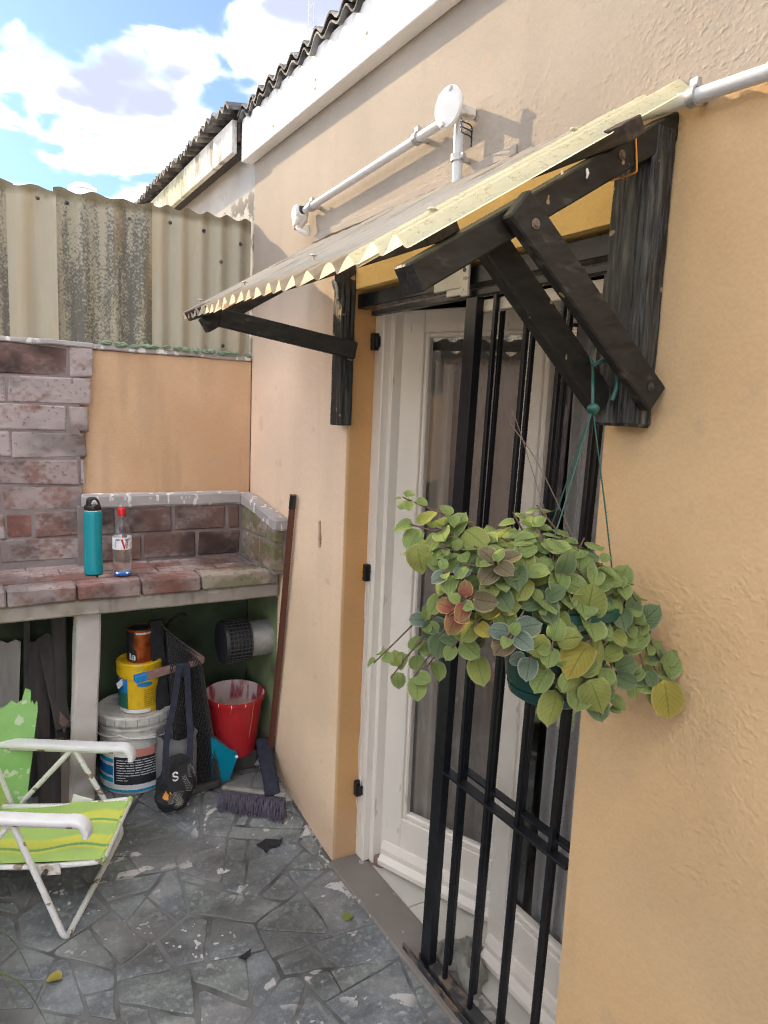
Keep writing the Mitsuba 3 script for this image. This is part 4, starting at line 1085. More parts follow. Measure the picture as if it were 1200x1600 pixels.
for i in range(9):
    z = bz + 0.151 - 0.0105 * i
    a0 = -31
    while a0 < 32:
        a1 = min(a0 + rng.uniform(5, 16), 33)
        lines.append(wrap_poly(bx, by, 0.1400, [(a0, z), (a1, z), (a1, z + 0.0026), (a0, z + 0.0026)]))
        a0 = a1 + 1.6
        if i > 6 and rng.random() < .5: break
part(bk, 'small_print', cat(lines), 'grey_plastic')

yp = thing('yellow_pail', 'yellow paint pail standing on the lid of the big white pail', 'pail')
yx, yy_, yz = 0.585, 2.900, FZ + 0.3235
part(yp, 'body', lathe([(0, 0), (0.076, 0), (0.078, 0.004), (0.083, 0.155), (0.083, 0.17), (0, 0.17)], 40, (yx, yy_, yz)), 'yellow_plastic', smooth=35)
part(yp, 'lid', lathe([(0.0835, 0.150), (0.0895, 0.152), (0.0900, 0.178), (0.0885, 0.184), (0.0905, 0.188), (0.0905, 0.203), (0.086, 0.208), (0.080, 0.208), (0.078, 0.200), (0, 0.200)], 40, (yx, yy_, yz)), 'yellow_plastic', smooth=35)
RY = 0.0812
wrap(yp, 'label_blue', 'print_blue', yx, yy_, RY + 0.0012, -88, -34, yz + 0.085, yz + 0.148)
wrap(yp, 'label_foliage', 'print_green', yx, yy_, RY + 0.0006, -88, -34, yz + 0.020, yz + 0.084)
part(yp, 'label_white', wrap_poly(yx, yy_, RY - 0.002, [(-70, yz + 0.004), (-50, yz + 0.004), (-46, yz + 0.050), (-58, yz + 0.040), (-62, yz + 0.085), (-72, yz + 0.06)]), 'label_white')
wrap(yp, 'label_foot', 'label_white', yx, yy_, RY - 0.0015, -50, 30, yz + 0.003, yz + 0.018)
part(yp, 'torn_label', moved(box(-0.026, 0.02, -0.001, 0.001, -0.012, 0.012, 0.0003), trimesh.transformations.translation_matrix([yx - 0.078, yy_ - 0.04, yz + 0.128]) @ rot([0, 1, 0], -18) @ rot([0, 0, 1], 40)), 'label_white')
part(yp, 'label_oval', wrap_poly(yx, yy_, RY + 0.0013, [(14 + 22 * math.cos(t), yz + 0.122 + 0.0095 * math.sin(t)) for t in np.linspace(0, 2 * math.pi, 20)[:-1]]), 'print_blue')
sm = []
for i in range(9):
    z = yz + 0.098 - 0.0085 * i
    a0 = 12
    while a0 < 58:
        a1 = a0 + rng.uniform(4, 9)
        sm.append(wrap_poly(yx, yy_, RY - 0.0008 + 0.0017 * (z - yz) / 0.15, [(a0, z), (a1, z), (a1, z + 0.0016), (a0, z + 0.0016)]))
        a0 = a1 + 2
part(yp, 'small_print', cat(sm), 'brown_lath')

cn = thing('paint_can', 'copper and black metal paint can on top of the yellow pail', 'can')
nx_, ny_, nz = 0.588, 2.902, yz + 0.2005
part(cn, 'body', lathe([(0, 0), (0.050, 0), (0.0515, 0.002), (0.0505, 0.006), (0.0505, 0.126), (0.0518, 0.129), (0.0518, 0.133), (0.047, 0.134), (0.045, 0.129), (0, 0.129)], 40, (nx_, ny_, nz)), 'copper_paint', smooth=35)
part(cn, 'lid', lathe([(0, 0.131), (0.034, 0.131), (0.036, 0.1345), (0.043, 0.1345), (0.0445, 0.130), (0, 0.1292)], 36, (nx_, ny_, nz)), 'print_black', smooth=35)
part(cn, 'label_panel', wrap_poly(nx_, ny_, 0.0508, [(-95, nz + 0.008), (-12, nz + 0.008), (-18, nz + 0.05), (-34, nz + 0.07), (-30, nz + 0.124), (-95, nz + 0.124)]), 'print_black')
wrap(cn, 'top_band', 'grey_plastic', nx_, ny_, 0.0512, -20, 100, nz + 0.117, nz + 0.125)
part(cn, 'lettering', wrap_text('la', 0.026, nx_, ny_, 0.0520, -36, nz + 0.013), 'label_white')
part(cn, 'lettering', wrap_text('J', 0.022, nx_, ny_, 0.0515, 58, nz + 0.098), 'label_white')

rb = thing('red_bucket', 'red plastic bucket smeared with pale paint inside', 'bucket')
rx, ry, rz = 0.972, 2.870, 0.158
MR = trimesh.transformations.translation_matrix([rx, ry, rz]) @ rot([1, 0, 0], 3)
part(rb, 'body', moved(lathe([(0, 0), (0.092, 0), (0.095, 0.004), (0.122, 0.245), (0.129, 0.247), (0.130, 0.262), (0.126, 0.264)], 44), MR), 'red_plastic', smooth=40)
part(rb, 'lining', moved(lathe([(0.126, 0.264), (0.1235, 0.262), (0.1165, 0.22), (0.092, 0.03), (0, 0.028)], 44), MR), 'pink_lining', smooth=40, label='paint smeared inside of the red bucket')
base = math.atan2(-ry, -rx)
for (a, L, w) in ((-6, 0.022, 0.004), (38, 0.17, 0.003), (-30, 0.016, 0.003), (20, 0.012, 0.003)):
    th = base + math.radians(a)
    pts = []
    for t in np.linspace(0, 1, 6):
        z = 0.262 - L * t
        r_ = (0.131 if z > 0.247 else 0.0965 + 0.027 * z / 0.245) + 0.0008
        pts.append((r_ * math.cos(th + 0.02 * math.sin(4 * t)), r_ * math.sin(th + 0.02 * math.sin(4 * t)), z))
    part(rb, 'paint_run', moved(tube(pts, [w * .5, w * .5, w * .45, w * .4, w * .5, w * .2], 6), MR), 'print_salmon' if L > 0.1 else 'label_white', smooth=True)
part(rb, 'bail_lug', moved(box(-0.008, 0.008, -0.006, 0.004, -0.012, 0.012, 0.002), MR @ trimesh.transformations.translation_matrix([-0.055, -0.113, 0.232])), 'red_plastic')
single('block', rough_mesh(box(0.90, 1.06, 2.80, 2.96, FZ - 0.005, 0.157, 0.006), 0.004, 20, 3, 0.03), 'dark_board', 'dark block that the red bucket stands on', 'block')
single('rubble', rough_mesh(box(1.035, 1.095, 2.80, 2.84, FZ - 0.004, 0.108, 0.006), 0.006, 30, 6, 0.015), 'raw_concrete', 'small pale lump of rubble behind the broom socket', 'rubble')

tc = thing('blue_container', 'teal blue plastic container cut off at a slant, in front of the red bucket', 'container')
prof = [(0.838, FZ), (0.912, FZ), (0.945, 0.195), (0.930, 0.203), (0.832, 0.300), (0.828, 0.296)]
shell_o = xz_slab(Polygon(prof), 2.735, 2.80)
v = shell_o.vertices.copy(); v[:, 1] += 0.10 * (v[:, 2] - FZ) * (v[:, 1] < 2.76) * -1; shell_o.vertices = v
part(tc, 'body', shell_o, 'teal_plastic')
rim = tube(bend([(0.829, 2.712, 0.300), (0.9385, 2.722, 0.2005), (0.946, 2.760, 0.197), (0.945, 2.80, 0.197)], 0.008), 0.0028, 6)
part(tc, 'cut_rim', rim, 'teal_plastic', smooth=True)
part(tc, 'paint_spot', moved(trimesh.creation.icosphere(2, 0.007), trimesh.transformations.translation_matrix([0.938, 2.722, 0.192])), 'label_white')

# wooden frame with black shade mesh
fm = thing('mesh_frame', 'wooden frame wrapped in black mesh behind the hanging bag', 'frame')
c1, c2, c3 = np.array([0.545, 2.735, 0.592]), np.array([0.795, 2.765, 0.617]), np.array([0.735, 2.93, 0.655])
part(fm, 'rail', beam(c1, c2, 0.026, 0.028, (0, 0, 1)), 'frame_wood', label='brown wooden rail jutting out towards the yellow pail')
part(fm, 'rail', beam(c2 + [0.004, -0.012, 0.002], c3, 0.026, 0.030, (0, 0, 1)), 'frame_wood')
part(fm, 'rail_tip', beam(c1 - (c2 - c1) * 0.05, c1 + (c2 - c1) * 0.14, 0.0275, 0.0295, (0, 0, 1)), 'print_blue', label='blue painted rail tip')
part(fm, 'leg', beam(c2 + [0.0, 0.02, -0.01], (0.862, 2.72, FZ), 0.024, 0.020, (1, 0, 0)), 'dark_board')
part(fm, 'leg', beam((0.660, 2.90, 0.76), (0.690, 2.86, FZ), 0.03, 0.022, (1, 0, 0)), 'black_wood')
part(fm, 'base_rail', beam((0.70, 2.70, FZ + 0.015), (0.86, 2.715, FZ + 0.015), 0.03, 0.026, (0, 0, 1)), 'dark_board')


def net(a, b_, c, d, nu, nv, r, seed, sag=0.02):
    """diamond net on the quad a b c d"""
    a, b_, c, d = map(lambda q: np.array(q, float), (a, b_, c, d))
    nn = np.cross(b_ - a, d - a); nn /= np.linalg.norm(nn)

    def P(u, w):
        return (a * (1 - u) + b_ * u) * (1 - w) + (d * (1 - u) + c * u) * w + nn * sag * math.sin(math.pi * u) * math.sin(math.pi * w)
    out = []
    n = nu
    for s in (1, -1):
        for k in range(-nv, nu + nv):
            pts = []
            for t in np.linspace(0, 1, nv + 1):
                u = (k + s * t * nv * 0.5) / nu
                if 0 <= u <= 1: pts.append(P(u, t))
            if len(pts) > 1: out.append(tube(pts, r, 3))
    return cat(out)


part(fm, 'shade_mesh', cat([net((0.655, 2.742, 0.76), c2 + [0, -0.015, 0], (0.866, 2.705, FZ), (0.70, 2.70, FZ), 16, 34, 0.0019, 1),
                            net((0.655, 2.745, 0.77), (0.655, 2.90, 0.77), c3 + [0, 0, 0.012], c2 + [0, 0, 0.016], 8, 12, 0.0019, 2, 0.01)]), 'mesh_black', kind='stuff')
Pc = np.zeros((12, 14, 3))
for i, u in enumerate(np.linspace(0, 1, 12)):
    for j, t in enumerate(np.linspace(0, 1, 14)):
        a = np.array([0.660, 2.78, 0.765]) * (1 - u) + (c2 + [-0.01, 0.02, -0.01]) * u
        b_ = np.array([0.70, 2.76, FZ]) * (1 - u) + np.array([0.852, 2.74, FZ]) * u
        Pc[i, j] = a * (1 - t) + b_ * t + [0, 0.012 * math.sin(9 * u + 5 * t), 0]
part(fm, 'inner_cloth', grid_surface(Pc), 'black_cloth', smooth=True)
part(fm, 'hanging_cloth', rough_mesh(beam((0.645, 2.88, 0.775), (0.668, 2.84, 0.30), 0.03, 0.055, (1, 0, 0)), 0.010, 12, 5, 0.02), 'black_cloth', smooth=50)
part(fm, 'loose_strap', tube(spline([(0.70, 2.95, 0.71), (0.73, 2.96, 0.745), (0.765, 2.95, 0.765), (0.79, 2.955, 0.755)], 5), [0.006] * 15 + [0.003], 6), 'black_cloth', smooth=True)

# grey film bag with a can, tote bag
fb = thing('plastic_bag', 'smoky see-through bag holding a grey lidded can behind the black tote', 'bag')
kx, ky = 0.692, 2.735
part(fb, 'can', lathe([(0, 0.004), (0.062, 0.004), (0.064, 0.008), (0.064, 0.185), (0.067, 0.19), (0.067, 0.20), (0.058, 0.203), (0.056, 0.197), (0.040, 0.197), (0.038, 0.203), (0, 0.203)], 32, (kx, ky, FZ + 0.002)), 'galvanised', smooth=35)
film = lathe([(0.0, 0.002), (0.06, 0.001), (0.078, 0.02), (0.075, 0.10), (0.080, 0.19), (0.072, 0.235), (0.078, 0.262)], 40, (kx, ky, FZ))
v = film.vertices.copy(); an = np.arctan2(v[:, 1] - ky, v[:, 0] - kx); k = 1 + 0.05 * np.sin(an * 9 + v[:, 2] * 30) + 0.03 * np.sin(an * 17)
v[:, 0] = kx + (v[:, 0] - kx) * k; v[:, 1] = ky + (v[:, 1] - ky) * k; film.vertices = v
part(fb, 'film', film, 'grey_film', smooth=True)
tt = thing('tote_bag', 'black tote bag with a palm leaf print hanging by its straps from the wooden rail', 'bag')
bag = trimesh.creation.icosphere(4, 1.0)
v = bag.vertices.copy()
v = np.sign(v) * np.abs(v) ** np.array([0.60, 0.9, 0.62])
wide = 0.070 * (1 - 0.12 * np.clip(v[:, 2], 0, 1)) * (1 + 0.1 * np.clip(-v[:, 2], 0, 1))
v = np.stack([v[:, 0] * wide, v[:, 1] * 0.048 * (1 - 0.45 * np.clip(v[:, 2], 0, 1)), v[:, 2] * 0.108], -1)
bag.vertices = v
bag = rough_mesh(bag, 0.022, 17, 8)
tcx, tcy, tcz = 0.664, 2.625, FZ + 0.105
bag.apply_transform(trimesh.transformations.translation_matrix([tcx, tcy, tcz]) @ rot([0, 1, 0], 6))
part(tt, 'body', bag, 'black_cloth', smooth=True)


def drape(pts2, lift=0.0025):
    """flat print laid on the front of the bag: (x, z) relative to the bag centre"""
    m = extrude(Polygon(pts2), 0.001)
    m = m.subdivide_to_size(0.012)
    x, z = m.vertices[:, 0] + tcx, m.vertices[:, 1] + tcz
    o = np.stack([x, np.full(len(x), tcy - 0.3), z], -1)
    loc, ir, _ = bag.ray.intersects_location(o, np.tile([0, 1.0, 0], (len(x), 1)), multiple_hits=False)
    yv = np.full(len(x), tcy - 0.03); yv[ir] = loc[:, 1]
    m.vertices = np.stack([x, yv - lift - m.vertices[:, 2], z], -1)
    return m


fr_ = []
for (x, z, a, L) in ((-0.02, -0.085, 70, 0.075), (0.0, -0.08, 100, 0.07), (0.02, -0.075, 125, 0.06), (-0.045, -0.055, 60, 0.05), (0.045, -0.03, 110, 0.07), (0.05, 0.02, 95, 0.05)):
    for s in np.linspace(0.15, 1, 8):
        px2, pz2 = x + math.cos(math.radians(a)) * L * s, z + math.sin(math.radians(a)) * L * s
        for sg in (1, -1):
            b2 = math.radians(a + sg * 48)
            l2 = 0.020 * (1.15 - s * 0.6)
            e = np.array([math.cos(b2), math.sin(b2)]); nn = np.array([-e[1], e[0]]) * 0.0011
            p0 = np.array([px2, pz2])
            fr_.append(drape([p0 - nn * .4, p0 + e * l2 * .5 - nn, p0 + e * l2, p0 + e * l2 * .5 + nn, p0 + nn * .4]))
part(tt, 'palm_print', cat(fr_), 'rag_grey', label='pale grey palm leaf print')
part(tt, 'orange_print', cat([drape([(-0.062, -0.030), (-0.045, -0.036), (-0.040, -0.018), (-0.050, -0.002), (-0.056, -0.014)]), drape([(-0.040, -0.014), (-0.030, -0.016), (-0.036, 0.0)])]), 'print_orange')
sm_ = meshkit.text_mesh('S', 0.030, 0.0006, True); vv = sm_.vertices
gl = [(float(a), float(b_)) for a, b_ in vv[:, :2]]
sm_ = sm_.subdivide_to_size(0.01)
x = sm_.vertices[:, 0] - 0.014 + tcx - 0.012; z = sm_.vertices[:, 1] + tcz + 0.030
loc, ir, _ = bag.ray.intersects_location(np.stack([x, np.full(len(x), tcy - 0.3), z], -1), np.tile([0, 1.0, 0], (len(x), 1)), multiple_hits=False)
yv = np.full(len(x), tcy - 0.03); yv[ir] = loc[:, 1]
sm_.vertices = np.stack([x, yv - 0.002 - sm_.vertices[:, 2], z], -1)
part(tt, 'lettering', sm_, 'label_white', label='white letter on the front of the tote')


def strap(pts, w, th=0.003):
    pts = spline(pts, 8)
    t = np.gradient(pts, axis=0); t /= np.linalg.norm(t, axis=1, keepdims=True)
    side = np.cross(t, [0.0, 1.0, 0.0]); side /= np.linalg.norm(side, axis=1, keepdims=True)
    P = np.stack([pts - side * w / 2, pts + side * w / 2], 0)
    return shell(P, np.array([0, th, 0]))


part(tt, 'strap', strap([(0.612, 2.590, FZ + 0.13), (0.632, 2.640, FZ + 0.28), (0.672, 2.690, 0.49), (0.698, 2.718, 0.622)], 0.024), 'navy_cloth', smooth=40)
part(tt, 'strap', strap([(0.705, 2.595, FZ + 0.13), (0.722, 2.640, FZ + 0.27), (0.728, 2.690, 0.47), (0.730, 2.722, 0.622)], 0.024), 'navy_cloth', smooth=40)
part(tt, 'strap_loop', cat([box(0.690, 0.743, 2.726, 2.775, 0.618, 0.627, 0.003), box(0.690, 0.743, 2.720, 2.728, 0.575, 0.622, 0.003)]), 'navy_cloth')

# broom
br = thing('broom', 'broom with long brown pole leaning on the wall and purple bristles on the paving', 'broom')
part(br, 'pole', tube([(W - 0.022, 2.560, 1.262), (W - 0.022, 2.60, 1.0), (W - 0.020, 2.66, 0.62), (W - 0.022, 2.745, 0.13)], 0.0125, 12), 'broom_brown', smooth=True)
part(br, 'pole_tip', tube([(W - 0.022, 2.5525, 1.312), (W - 0.022, 2.5605, 1.257)], 0.0135, 12), 'cap_black', smooth=40)
part(br, 'socket', rough_mesh(beam((W - 0.030, 2.80, 0.20), (1.010, 2.49, FZ + 0.030), 0.062, 0.045, (0, 0, 1), 0.01), 0.007, 16, 4, 0.02), 'navy_cloth', smooth=50, label='dark blue sleeve between pole and bristles')
hb0, hb1 = np.array([0.835, 2.605, FZ + 0.012]), np.array([1.045, 2.450, FZ + 0.004])
part(br, 'head', beam(hb0 + [0.012, 0.018, 0.030], hb1 + [0.012, 0.018, 0.030], 0.022, 0.012, (0, 0, 1), 0.004), 'rag_grey', label='pale back plate of the broom head')
bd = []
dirb = (hb1 - hb0); Lb = np.linalg.norm(dirb); dirb /= Lb; sd = np.array([-dirb[1], dirb[0], 0.0])
if sd @ np.array([-0.5, -0.86, 0]) < 0: sd = -sd
for i in range(520):
    t = rng.uniform(0, 1); w = rng.uniform(-0.6, 1) * 0.022
    p = hb0 + dirb * Lb * t + sd * w + [0, 0, 0.026]
    e = p + sd * rng.uniform(0.008, 0.036) + dirb * rng.uniform(-0.016, 0.016); e[2] = floor_z(e[1]) + rng.uniform(0.001, 0.012)
    mdl = (p + e) / 2 + [0, 0, 0.008]
    bd.append(tube([p, mdl, e], [0.0022, 0.0026, 0.0012], 4))
part(br, 'bristles', cat(bd), 'purple_bristle', kind='stuff')

# boards on the left
BD = 'boards stacked under the counter'


def plank(name, p, q, w, th, mt, label, ragged=None, face=(0, -1, 0), up_=True):
    """board from foot p to top q, w wide across the picture, ragged = list of (u, v) of the broken top, in board coordinates"""
    p, q = np.array(p, float), np.array(q, float)
    a = q - p; L = np.linalg.norm(a); a /= L
    s = np.cross(a, np.array(face, float)); s /= np.linalg.norm(s); n_ = np.cross(a, s)
    if s[0] < 0: s = -s
    top = [(w / 2, L), (-w / 2, L)] if ragged is None else ragged(w, L)
    m = extrude(Polygon([(-w / 2, 0), (w / 2, 0)] + top), th)
    m = m.subdivide_to_size(0.09)
    M = np.eye(4); M[:3, 0], M[:3, 1], M[:3, 2], M[:3, 3] = s, a, np.cross(s, a), p
    m.apply_transform(M)
    m = rough_mesh(m, 0.002, 12, len(label))
    single(name, m, mt, label, 'board')


plank('board', (0.075, 2.98, FZ), (0.115, 3.06, 0.70), 0.10, 0.020, 'grey_board', 'weathered pale grey plank at the far left under the counter',
      lambda w, L: [(w / 2, L - 0.005), (w * 0.3, L + 0.004), (w * 0.05, L - 0.008), (-w * 0.2, L + 0.003), (-w / 2, L)])
plank('stick', (0.165, 2.99, FZ), (0.190, 3.07, 0.82), 0.022, 0.020, 'dark_board', 'thin dark stick standing between the grey plank and the dark planks')
plank('board', (0.215, 2.96, FZ), (0.225, 3.05, 0.690), 0.072, 0.022, 'dark_board', 'broad sooty plank left of the plank with the split end')
plank('board', (0.300, 2.93, 0.36), (0.246, 3.01, 0.715), 0.060, 0.022, 'dark_board', 'dark plank whose lower end is split and reddish', lambda w, L: [(w / 2, L), (w * 0.1, L + 0.012), (-w / 2, L - 0.004)])
single('splinter', hull([(0.285, 2.905, 0.44), (0.318, 2.912, 0.39), (0.300, 2.912, 0.345), (0.283, 2.916, 0.38), (0.300, 2.93, 0.40)]), 'frame_wood', 'reddish raw splinter at the end of a dark plank', 'splinter')
plank('board', (0.275, 3.02, FZ), (0.285, 3.06, 0.70), 0.045, 0.020, 'dark_board', 'narrow dark plank right of the split one, against the wall')
plank('board', (0.072, 2.735, FZ - 0.02), (0.140, 2.80, 0.545), 0.125, 0.016, 'green_board', 'bright green plank with a broken top behind the chair',
      lambda w, L: [(w / 2, L - 0.035), (w * 0.46, L + 0.002), (w * 0.40, L - 0.012), (w * 0.34, L + 0.004), (w * 0.29, L - 0.004), (w * 0.27, L + 0.042), (w * 0.12, L + 0.050), (w * 0.06, L + 0.006), (-w * 0.05, L - 0.004), (-w * 0.2, L + 0.006), (-w * 0.38, L - 0.016), (-w / 2, L - 0.02)])
plank('board', (0.245, 2.87, FZ), (0.248, 2.90, 0.335), 0.095, 0.03, 'dark_board', 'short black plank standing behind the chair arm')
plank('board', (0.296, 2.85, FZ), (0.300, 2.88, 0.33), 0.040, 0.03, 'brown_board', 'short brown plank left of the sage green one')
plank('board', (0.336, 2.84, FZ), (0.338, 2.87, 0.33), 0.032, 0.03, 'sage_board', 'narrow sage green plank leaning by the whitewashed post')

# ------------------------------------------------------------------ folding chair
ch = thing('folding_chair', 'white folding beach chair with lime and yellow striped fabric', 'chair')
CF, CS, CO = np.array([0.867, -0.499, 0.0]), np.array([0.499, 0.867, 0.0]), np.array([0.214, 2.166, 0.0])


def C(f, s, z):
    q = CO + CF * f + CS * s
    return np.array([q[0], q[1], z + 0.05 * s / 0.46])


SW = 0.46
t_r = 0.0095
part(ch, 'front_leg_frame', tube(bend([C(-0.152, 0, 0.395), C(0.0, 0, 0.012), C(-0.0, SW + 0.03, 0.012), C(-0.165, SW, 0.355)], 0.035, 7), t_r, 12), 'chair_tube', smooth=True)
part(ch, 'rear_leg_frame', tube(bend([C(-0.165, SW, 0.350), C(-0.46, SW, 0.012), C(-0.46, 0, 0.012), C(-0.160, 0.0, 0.385)], 0.035, 7), t_r, 12), 'chair_tube', smooth=True)
i0, i1 = 0.035, SW - 0.055
part(ch, 'seat_frame', tube(bend([C(-0.44, i0, 0.215), C(-0.16, i0, 0.222), C(-0.06, i0, 0.228), C(0.103, i0, 0.252), C(0.060, i1, 0.200), C(-0.13, i1, 0.165), C(-0.44, i1, 0.150)], 0.03, 6), t_r, 12), 'chair_tube', smooth=True)
part(ch, 'back_frame', tube(bend([C(-0.36, i0, 0.20), C(-0.60, i0, 0.82), C(-0.60, i1 + .03, 0.78), C(-0.365, i1 + .03, 0.10)], 0.03, 6), t_r, 12), 'chair_tube', smooth=True)
part(ch, 'back_link', tube([C(-0.52, SW - 0.0, 0.370), C(-0.372, SW, 0.105)], 0.0085, 10), 'chair_tube', smooth=True)


def armrest(s, f0, f1, z):
    prof = [(f0, 0.0), (f0 + 0.1, 0.006), (f1 - 0.12, 0.004), (f1 - 0.035, 0.006), (f1 - 0.010, -0.002), (f1 + 0.002, -0.020), (f1 + 0.004, -0.038)]
    prof = spline([(a, 0, b_) for a, b_ in prof], 5)
    ws = 0.022
    P = []
    for (f, _, h) in prof:
        row = []
        for ang in np.linspace(0, 2 * np.pi, 17)[:-1]:
            ca, sa = math.cos(ang), math.sin(ang)
            row.append((f, s + ws * np.sign(ca) * abs(ca) ** 0.5, z + h + 0.011 * np.sign(sa) * abs(sa) ** 0.6))
        P.append(row)
    P = np.array(P)
    # near the drop the section turns with the curve
    tan = np.gradient(prof, axis=0); tan /= np.linalg.norm(tan, axis=1, keepdims=True)
    for i, tn in enumerate(tan):
        c0 = np.array([prof[i][0], s, z + prof[i][2]])
        d = P[i] - c0
        nrm = np.array([-tn[2], 0, tn[0]])
        P[i] = c0 + d[:, 1:2] * np.array([0, 1, 0]) + d[:, 2:3] * nrm
    W_ = np.array([[C(*q) for q in row] for row in P])
    n, m = W_.shape[:2]
    V = np.vstack([W_.reshape(-1, 3), W_[0].mean(0), W_[-1].mean(0)])
    F = []
    for i in range(n - 1):
        for k in range(m):
            a, b_ = i * m + k, i * m + (k + 1) % m
            F += [[a, b_, b_ + m], [a, b_ + m, a + m]]
    for k in range(m):
        F += [[n * m, (k + 1) % m, k], [n * m + 1, (n - 1) * m + k, (n - 1) * m + (k + 1) % m]]
    tm = trimesh.Trimesh(V, F, process=False)
    return tm


for (s, f0, f1, z, lb) in ((-0.004, -0.62, 0.070, 0.404, 'nearer white plastic armrest'), (SW + 0.004, -0.60, 0.042, 0.352, 'farther white plastic armrest')):
    a = armrest(s, f0, f1, z)
    if a.volume < 0: a.invert()
    part(ch, 'armrest', a, 'white_plastic', smooth=50, label=lb)
    rb_ = cat([tube([C(f0, s, z - 0.014), C(f1 - 0.03, s, z - 0.014)], 0.007, 8)])
    part(ch, 'arm_rail', rb_, 'chair_tube', smooth=True)
for (f, s, z) in ((-0.062, 0.018, 0.226), (-0.125, SW - 0.03, 0.160), (-0.366, SW - 0.02, 0.112)):
    part(ch, 'pivot', tube([C(f, s - 0.022, z), C(f, s + 0.022, z)], 0.007, 10), 'rusty_track', smooth=40)
part(ch, 'hinge_plate', beam(C(-0.155, SW - 0.04, 0.178), C(-0.085, SW - 0.04, 0.160), 0.004, 0.045, (0, 0, 1), 0.001), 'white_plastic')
part(ch, 'hinge_plate', beam(C(-0.10, 0.02, 0.224), C(-0.02, 0.02, 0.232), 0.004, 0.035, (0, 0, 1), 0.001), 'crumpled_tape')
nu, nv = 26, 18
Ps = np.zeros((nu, nv, 3)); uvs = np.zeros((nu, nv, 2))
for i, u in enumerate(np.linspace(0, 1, nu)):
    for j, v_ in enumerate(np.linspace(0, 1, nv)):
        near = np.array([-0.46 + u * 0.558, i0 - 0.008, 0.214 + 0.040 * u + 0.010])
        far = np.array([-0.46 + u * 0.518, i1 + 0.006, 0.136 + 0.060 * u + 0.004])
        q = near * (1 - v_) + far * v_
        q[2] -= 0.016 * math.sin(math.pi * v_) * (1 - 0.75 * u) + 0.004 * math.sin(7 * v_ + 3 * u)
        Ps[i, j] = C(*q); uvs[i, j] = (u * 2.2, v_ * 1.0)
sf = grid_surface(Ps)
part(ch, 'seat', sf, 'seat_fabric', smooth=True, uv=uvs.reshape(-1, 2))
# front hem wraps over the front tube, near hem over the side tube
Ph = np.zeros((nv, 7, 3)); uh = np.zeros((nv, 7, 2))
for j, v_ in enumerate(np.linspace(0, 1, nv)):
    c_ = np.array([0.100 - 0.042 * v_, i0 + (i1 - i0) * v_, 0.2505 - 0.0505 * v_])
    for k, a in enumerate(np.radians(np.linspace(100, -120, 7))):
        Ph[j, k] = C(c_[0] - 0.001 + 0.0118 * math.cos(a), c_[1], c_[2] + 0.0118 * math.sin(a))
        uh[j, k] = (2.2 + 0.03 * k, v_)
part(ch, 'seat_hem', grid_surface(Ph), 'seat_fabric', smooth=True, uv=uh.reshape(-1, 2))
Pb = np.zeros((12, nv, 3)); ub = np.zeros((12, nv, 2))
for i, u in enumerate(np.linspace(0, 1, 12)):
    for j, v_ in enumerate(np.linspace(0, 1, nv)):
        near = np.array([-0.375 - 0.22 * u, i0, 0.235 + 0.56 * u]); far = np.array([-0.385 - 0.21 * u, i1 + 0.03, 0.150 + 0.60 * u])
        q = near * (1 - v_) + far * v_; q[0] -= 0.03 * math.sin(math.pi * v_)
        Pb[i, j] = C(*q); ub[i, j] = (1 + u * 1.6, v_)
part(ch, 'backrest', grid_surface(Pb), 'seat_fabric', smooth=True, uv=ub.reshape(-1, 2))

# a potted plant stands left of the frame; only some blades reach in
gp_ = thing('spiky_plant', 'long thin green and straw blades of a potted plant at the left edge', 'plant')
pc = np.array([-0.235, 1.80, 0.0])
part(gp_, 'pot', lathe([(0, 0), (0.085, 0), (0.09, 0.004), (0.115, 0.19), (0.125, 0.192), (0.125, 0.215), (0.112, 0.215), (0.105, 0.19), (0, 0.185)], 32, pc), 'terracotta', smooth=40)
for k in range(26):
    r = np.random.default_rng(100 + k)
    a = r.uniform(0, 2 * math.pi); L = r.uniform(0.22, 0.42)
    if k < 6: a = r.uniform(-0.1, 1.25); L = r.uniform(0.24, 0.33)
    d = np.array([math.cos(a), math.sin(a), 0])
    dry = k % 7 == 3
    h = r.uniform(0.10, 0.26) if not dry else 0.05
    pts = spline([pc + d * 0.02 + [0, 0, 0.19], pc + d * L * 0.45 + [0, 0, 0.22 + h], pc + d * L * 0.8 + [0, 0, 0.2 + h * 0.9], pc + d * L + [0, 0, 0.12 + h * 0.4 - 0.06 * dry]], 5)
    t = np.gradient(pts, axis=0); t /= np.linalg.norm(t, axis=1, keepdims=True)
    sdv = np.cross(t, [0, 0, 1.0]); sdv /= np.linalg.norm(sdv, axis=1, keepdims=True)
    wv = 0.0042 * np.sin(np.linspace(0.35, 0.98, len(pts)) * np.pi)[:, None]
    part(gp_, 'blade', grid_surface(np.stack([pts - sdv * wv, pts + [0, 0, -0.002], pts + sdv * wv], 0)), 'leaf_yellow' if dry else 'leaf_dark', smooth=True)

